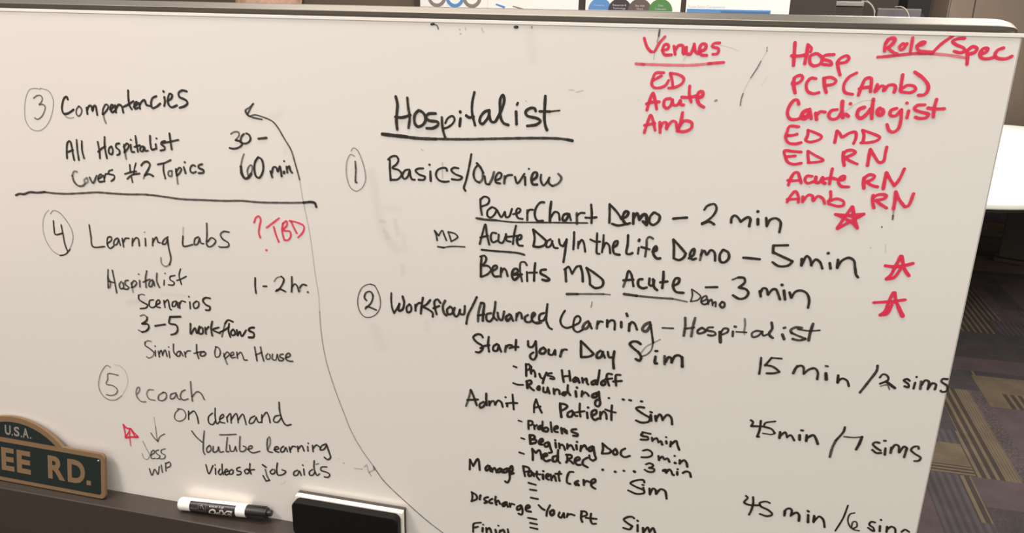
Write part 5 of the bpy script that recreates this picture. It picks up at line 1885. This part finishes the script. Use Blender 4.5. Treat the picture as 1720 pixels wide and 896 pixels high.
for s in (-1, 1):
    s1_ = jv((s * 0.165, -0.01, 1.36), 0.052, None, sh); el = jv((s * 0.205, -0.02, 1.08), 0.041, None, s1_); wr = jv((s * 0.205, 0.04, 0.84), 0.027, None, el)
    pm = jv((s * 0.203, 0.05, 0.78), 0.030, 0.018, wr)
    for k, (dy, ln) in enumerate(((-0.022, 0.055), (-0.007, 0.066), (0.008, 0.070), (0.022, 0.062))):
        a = jv((s * 0.203, 0.05 + dy, 0.742), 0.009, None, pm); b = jv((s * 0.198, 0.054 + dy, 0.742 - ln * 0.55), 0.0085, None, a); jv((s * 0.186, 0.056 + dy, 0.742 - ln), 0.0075, None, b)
    tb_ = jv((s * 0.19, 0.082, 0.79), 0.011, None, pm); jv((s * 0.182, 0.096, 0.755), 0.009, None, tb_)
    hp = jv((s * 0.09, 0, 0.86), 0.092, None, pel); kn = jv((s * 0.10, 0.01, 0.48), 0.058, None, hp); an = jv((s * 0.105, -0.02, 0.09), 0.038, None, kn); jv((s * 0.11, 0.09, 0.035), 0.034, None, an)
skin_body('body', V, E, M['skin'], pel, pe)
def shell_body(nm, pts, m):
    V2 = []; E2 = []
    for chain in pts:
        last = None
        for (p, r, r2) in chain:
            hit = [i for i, v in enumerate(V2) if v[0] == p]
            if hit: i = hit[0]
            else:
                V2.append((p, r, r2)); i = len(V2) - 1
            if last is not None and last != i: E2.append((last, i))
            last = i
    return skin_body(nm, V2, E2, m, 0, pe)
core = [((0, 0, 0.86), 0.172, 0.142), ((0, 0, 0.95), 0.168, 0.138), ((0, 0, 1.05), 0.148, 0.122), ((0, 0, 1.24), 0.165, 0.128), ((0, -0.01, 1.37), 0.11, 0.09), ((0, -0.005, 1.425), 0.064, 0.064)]
shell_body('shirt', [core] + [[((0, -0.01, 1.37), 0.11, 0.09), ((s * 0.165, -0.01, 1.36), 0.068, 0.068), ((s * 0.205, -0.02, 1.08), 0.056, 0.056), ((s * 0.205, 0.03, 0.87), 0.042, 0.042)] for s in (-1, 1)], M['shirt'])
shell_body('trousers', [[((0, 0, 0.90), 0.140, 0.112), ((s * 0.09, 0, 0.84), 0.100, 0.106), ((s * 0.10, 0.01, 0.48), 0.076, 0.078), ((s * 0.105, -0.015, 0.10), 0.062, 0.066)] for s in (-1, 1)], M['trousers'])
for s in (-1, 1):
    bm = bmesh.new(); bmesh.ops.create_uvsphere(bm, u_segments=20, v_segments=12, radius=1.0)
    remap(bm, lambda c: (s * 0.11 + c.x * 0.05, 0.05 + c.y * 0.135, max(0.0, 0.04 + c.z * 0.05)))
    obj('shoe', bm, M['shoe'], pe, smooth=True)
# face features look away from the board
for s in (-1, 1):
    bm = bmesh.new(); bmesh.ops.create_uvsphere(bm, u_segments=12, v_segments=8, radius=0.011)
    remap(bm, lambda c: (c.x + s * 0.032, c.y + 0.096, c.z + 1.575)); obj('eye', bm, M['white_plastic'], pe, smooth=True)
    bm = bmesh.new(); bmesh.ops.create_uvsphere(bm, u_segments=12, v_segments=8, radius=1)
    remap(bm, lambda c: (s * 0.078 + c.x * 0.010, 0.006 + c.y * 0.018, 1.565 + c.z * 0.03)); obj('ear', bm, M['skin'], pe, smooth=True)
bm = bmesh.new(); bmesh.ops.create_cone(bm, segments=10, radius1=0.016, radius2=0.007, depth=0.05, cap_ends=True)
remap(bm, lambda c: (c.x, 0.108 + c.y * 0.8 - c.z * 0.2, 1.552 + c.z)); obj('nose', bm, M['skin'], pe, smooth=True)
bm = bmesh.new(); bmesh.ops.create_uvsphere(bm, u_segments=14, v_segments=8, radius=1)
remap(bm, lambda c: (c.x * 0.024, 0.092 + c.y * 0.008, 1.517 + c.z * 0.007)); obj('mouth', bm, mat('lips', srgb(180, 100, 92), 0.45), pe, smooth=True)
# hair: cap with combed ridges, falling to the nape, open at the face
bm = bmesh.new(); nu, nv = 96, 28; rows = []
for j in range(nv + 1):
    t = j / nv; row = []
    for i in range(nu):
        a = 2 * math.pi * i / nu                      # 0 = face side (+y)
        face = max(0.0, math.cos(a))
        low = 1.475 + 0.125 * min(1.0, face * 1.9)
        ang = t * math.pi / 2
        z = 1.672 - (1.672 - low) * t ** 1.5
        rad = math.sin(min(1.0, t * 1.6) * math.pi / 2)
        k = 1 + 0.018 * math.sin(i * 12 * 2 * math.pi / nu) + 0.008 * math.sin(i * 29 * 2 * math.pi / nu + 2)
        row.append(bm.verts.new((math.sin(a) * 0.079 * rad * k, 0.004 + math.cos(a) * 0.100 * rad * k, z)))
    rows.append(row)
for a, b in zip(rows, rows[1:]):
    for i in range(nu): bm.faces.new((a[i], b[i], b[(i + 1) % nu], a[(i + 1) % nu]))
bmesh.ops.remove_doubles(bm, verts=bm.verts, dist=1e-5); bmesh.ops.recalc_face_normals(bm, faces=bm.faces)
ho = obj('hair', bm, M['hair'], pe, smooth=True)
so = ho.modifiers.new('thick', 'SOLIDIFY'); so.thickness = 0.006; so.offset = 1
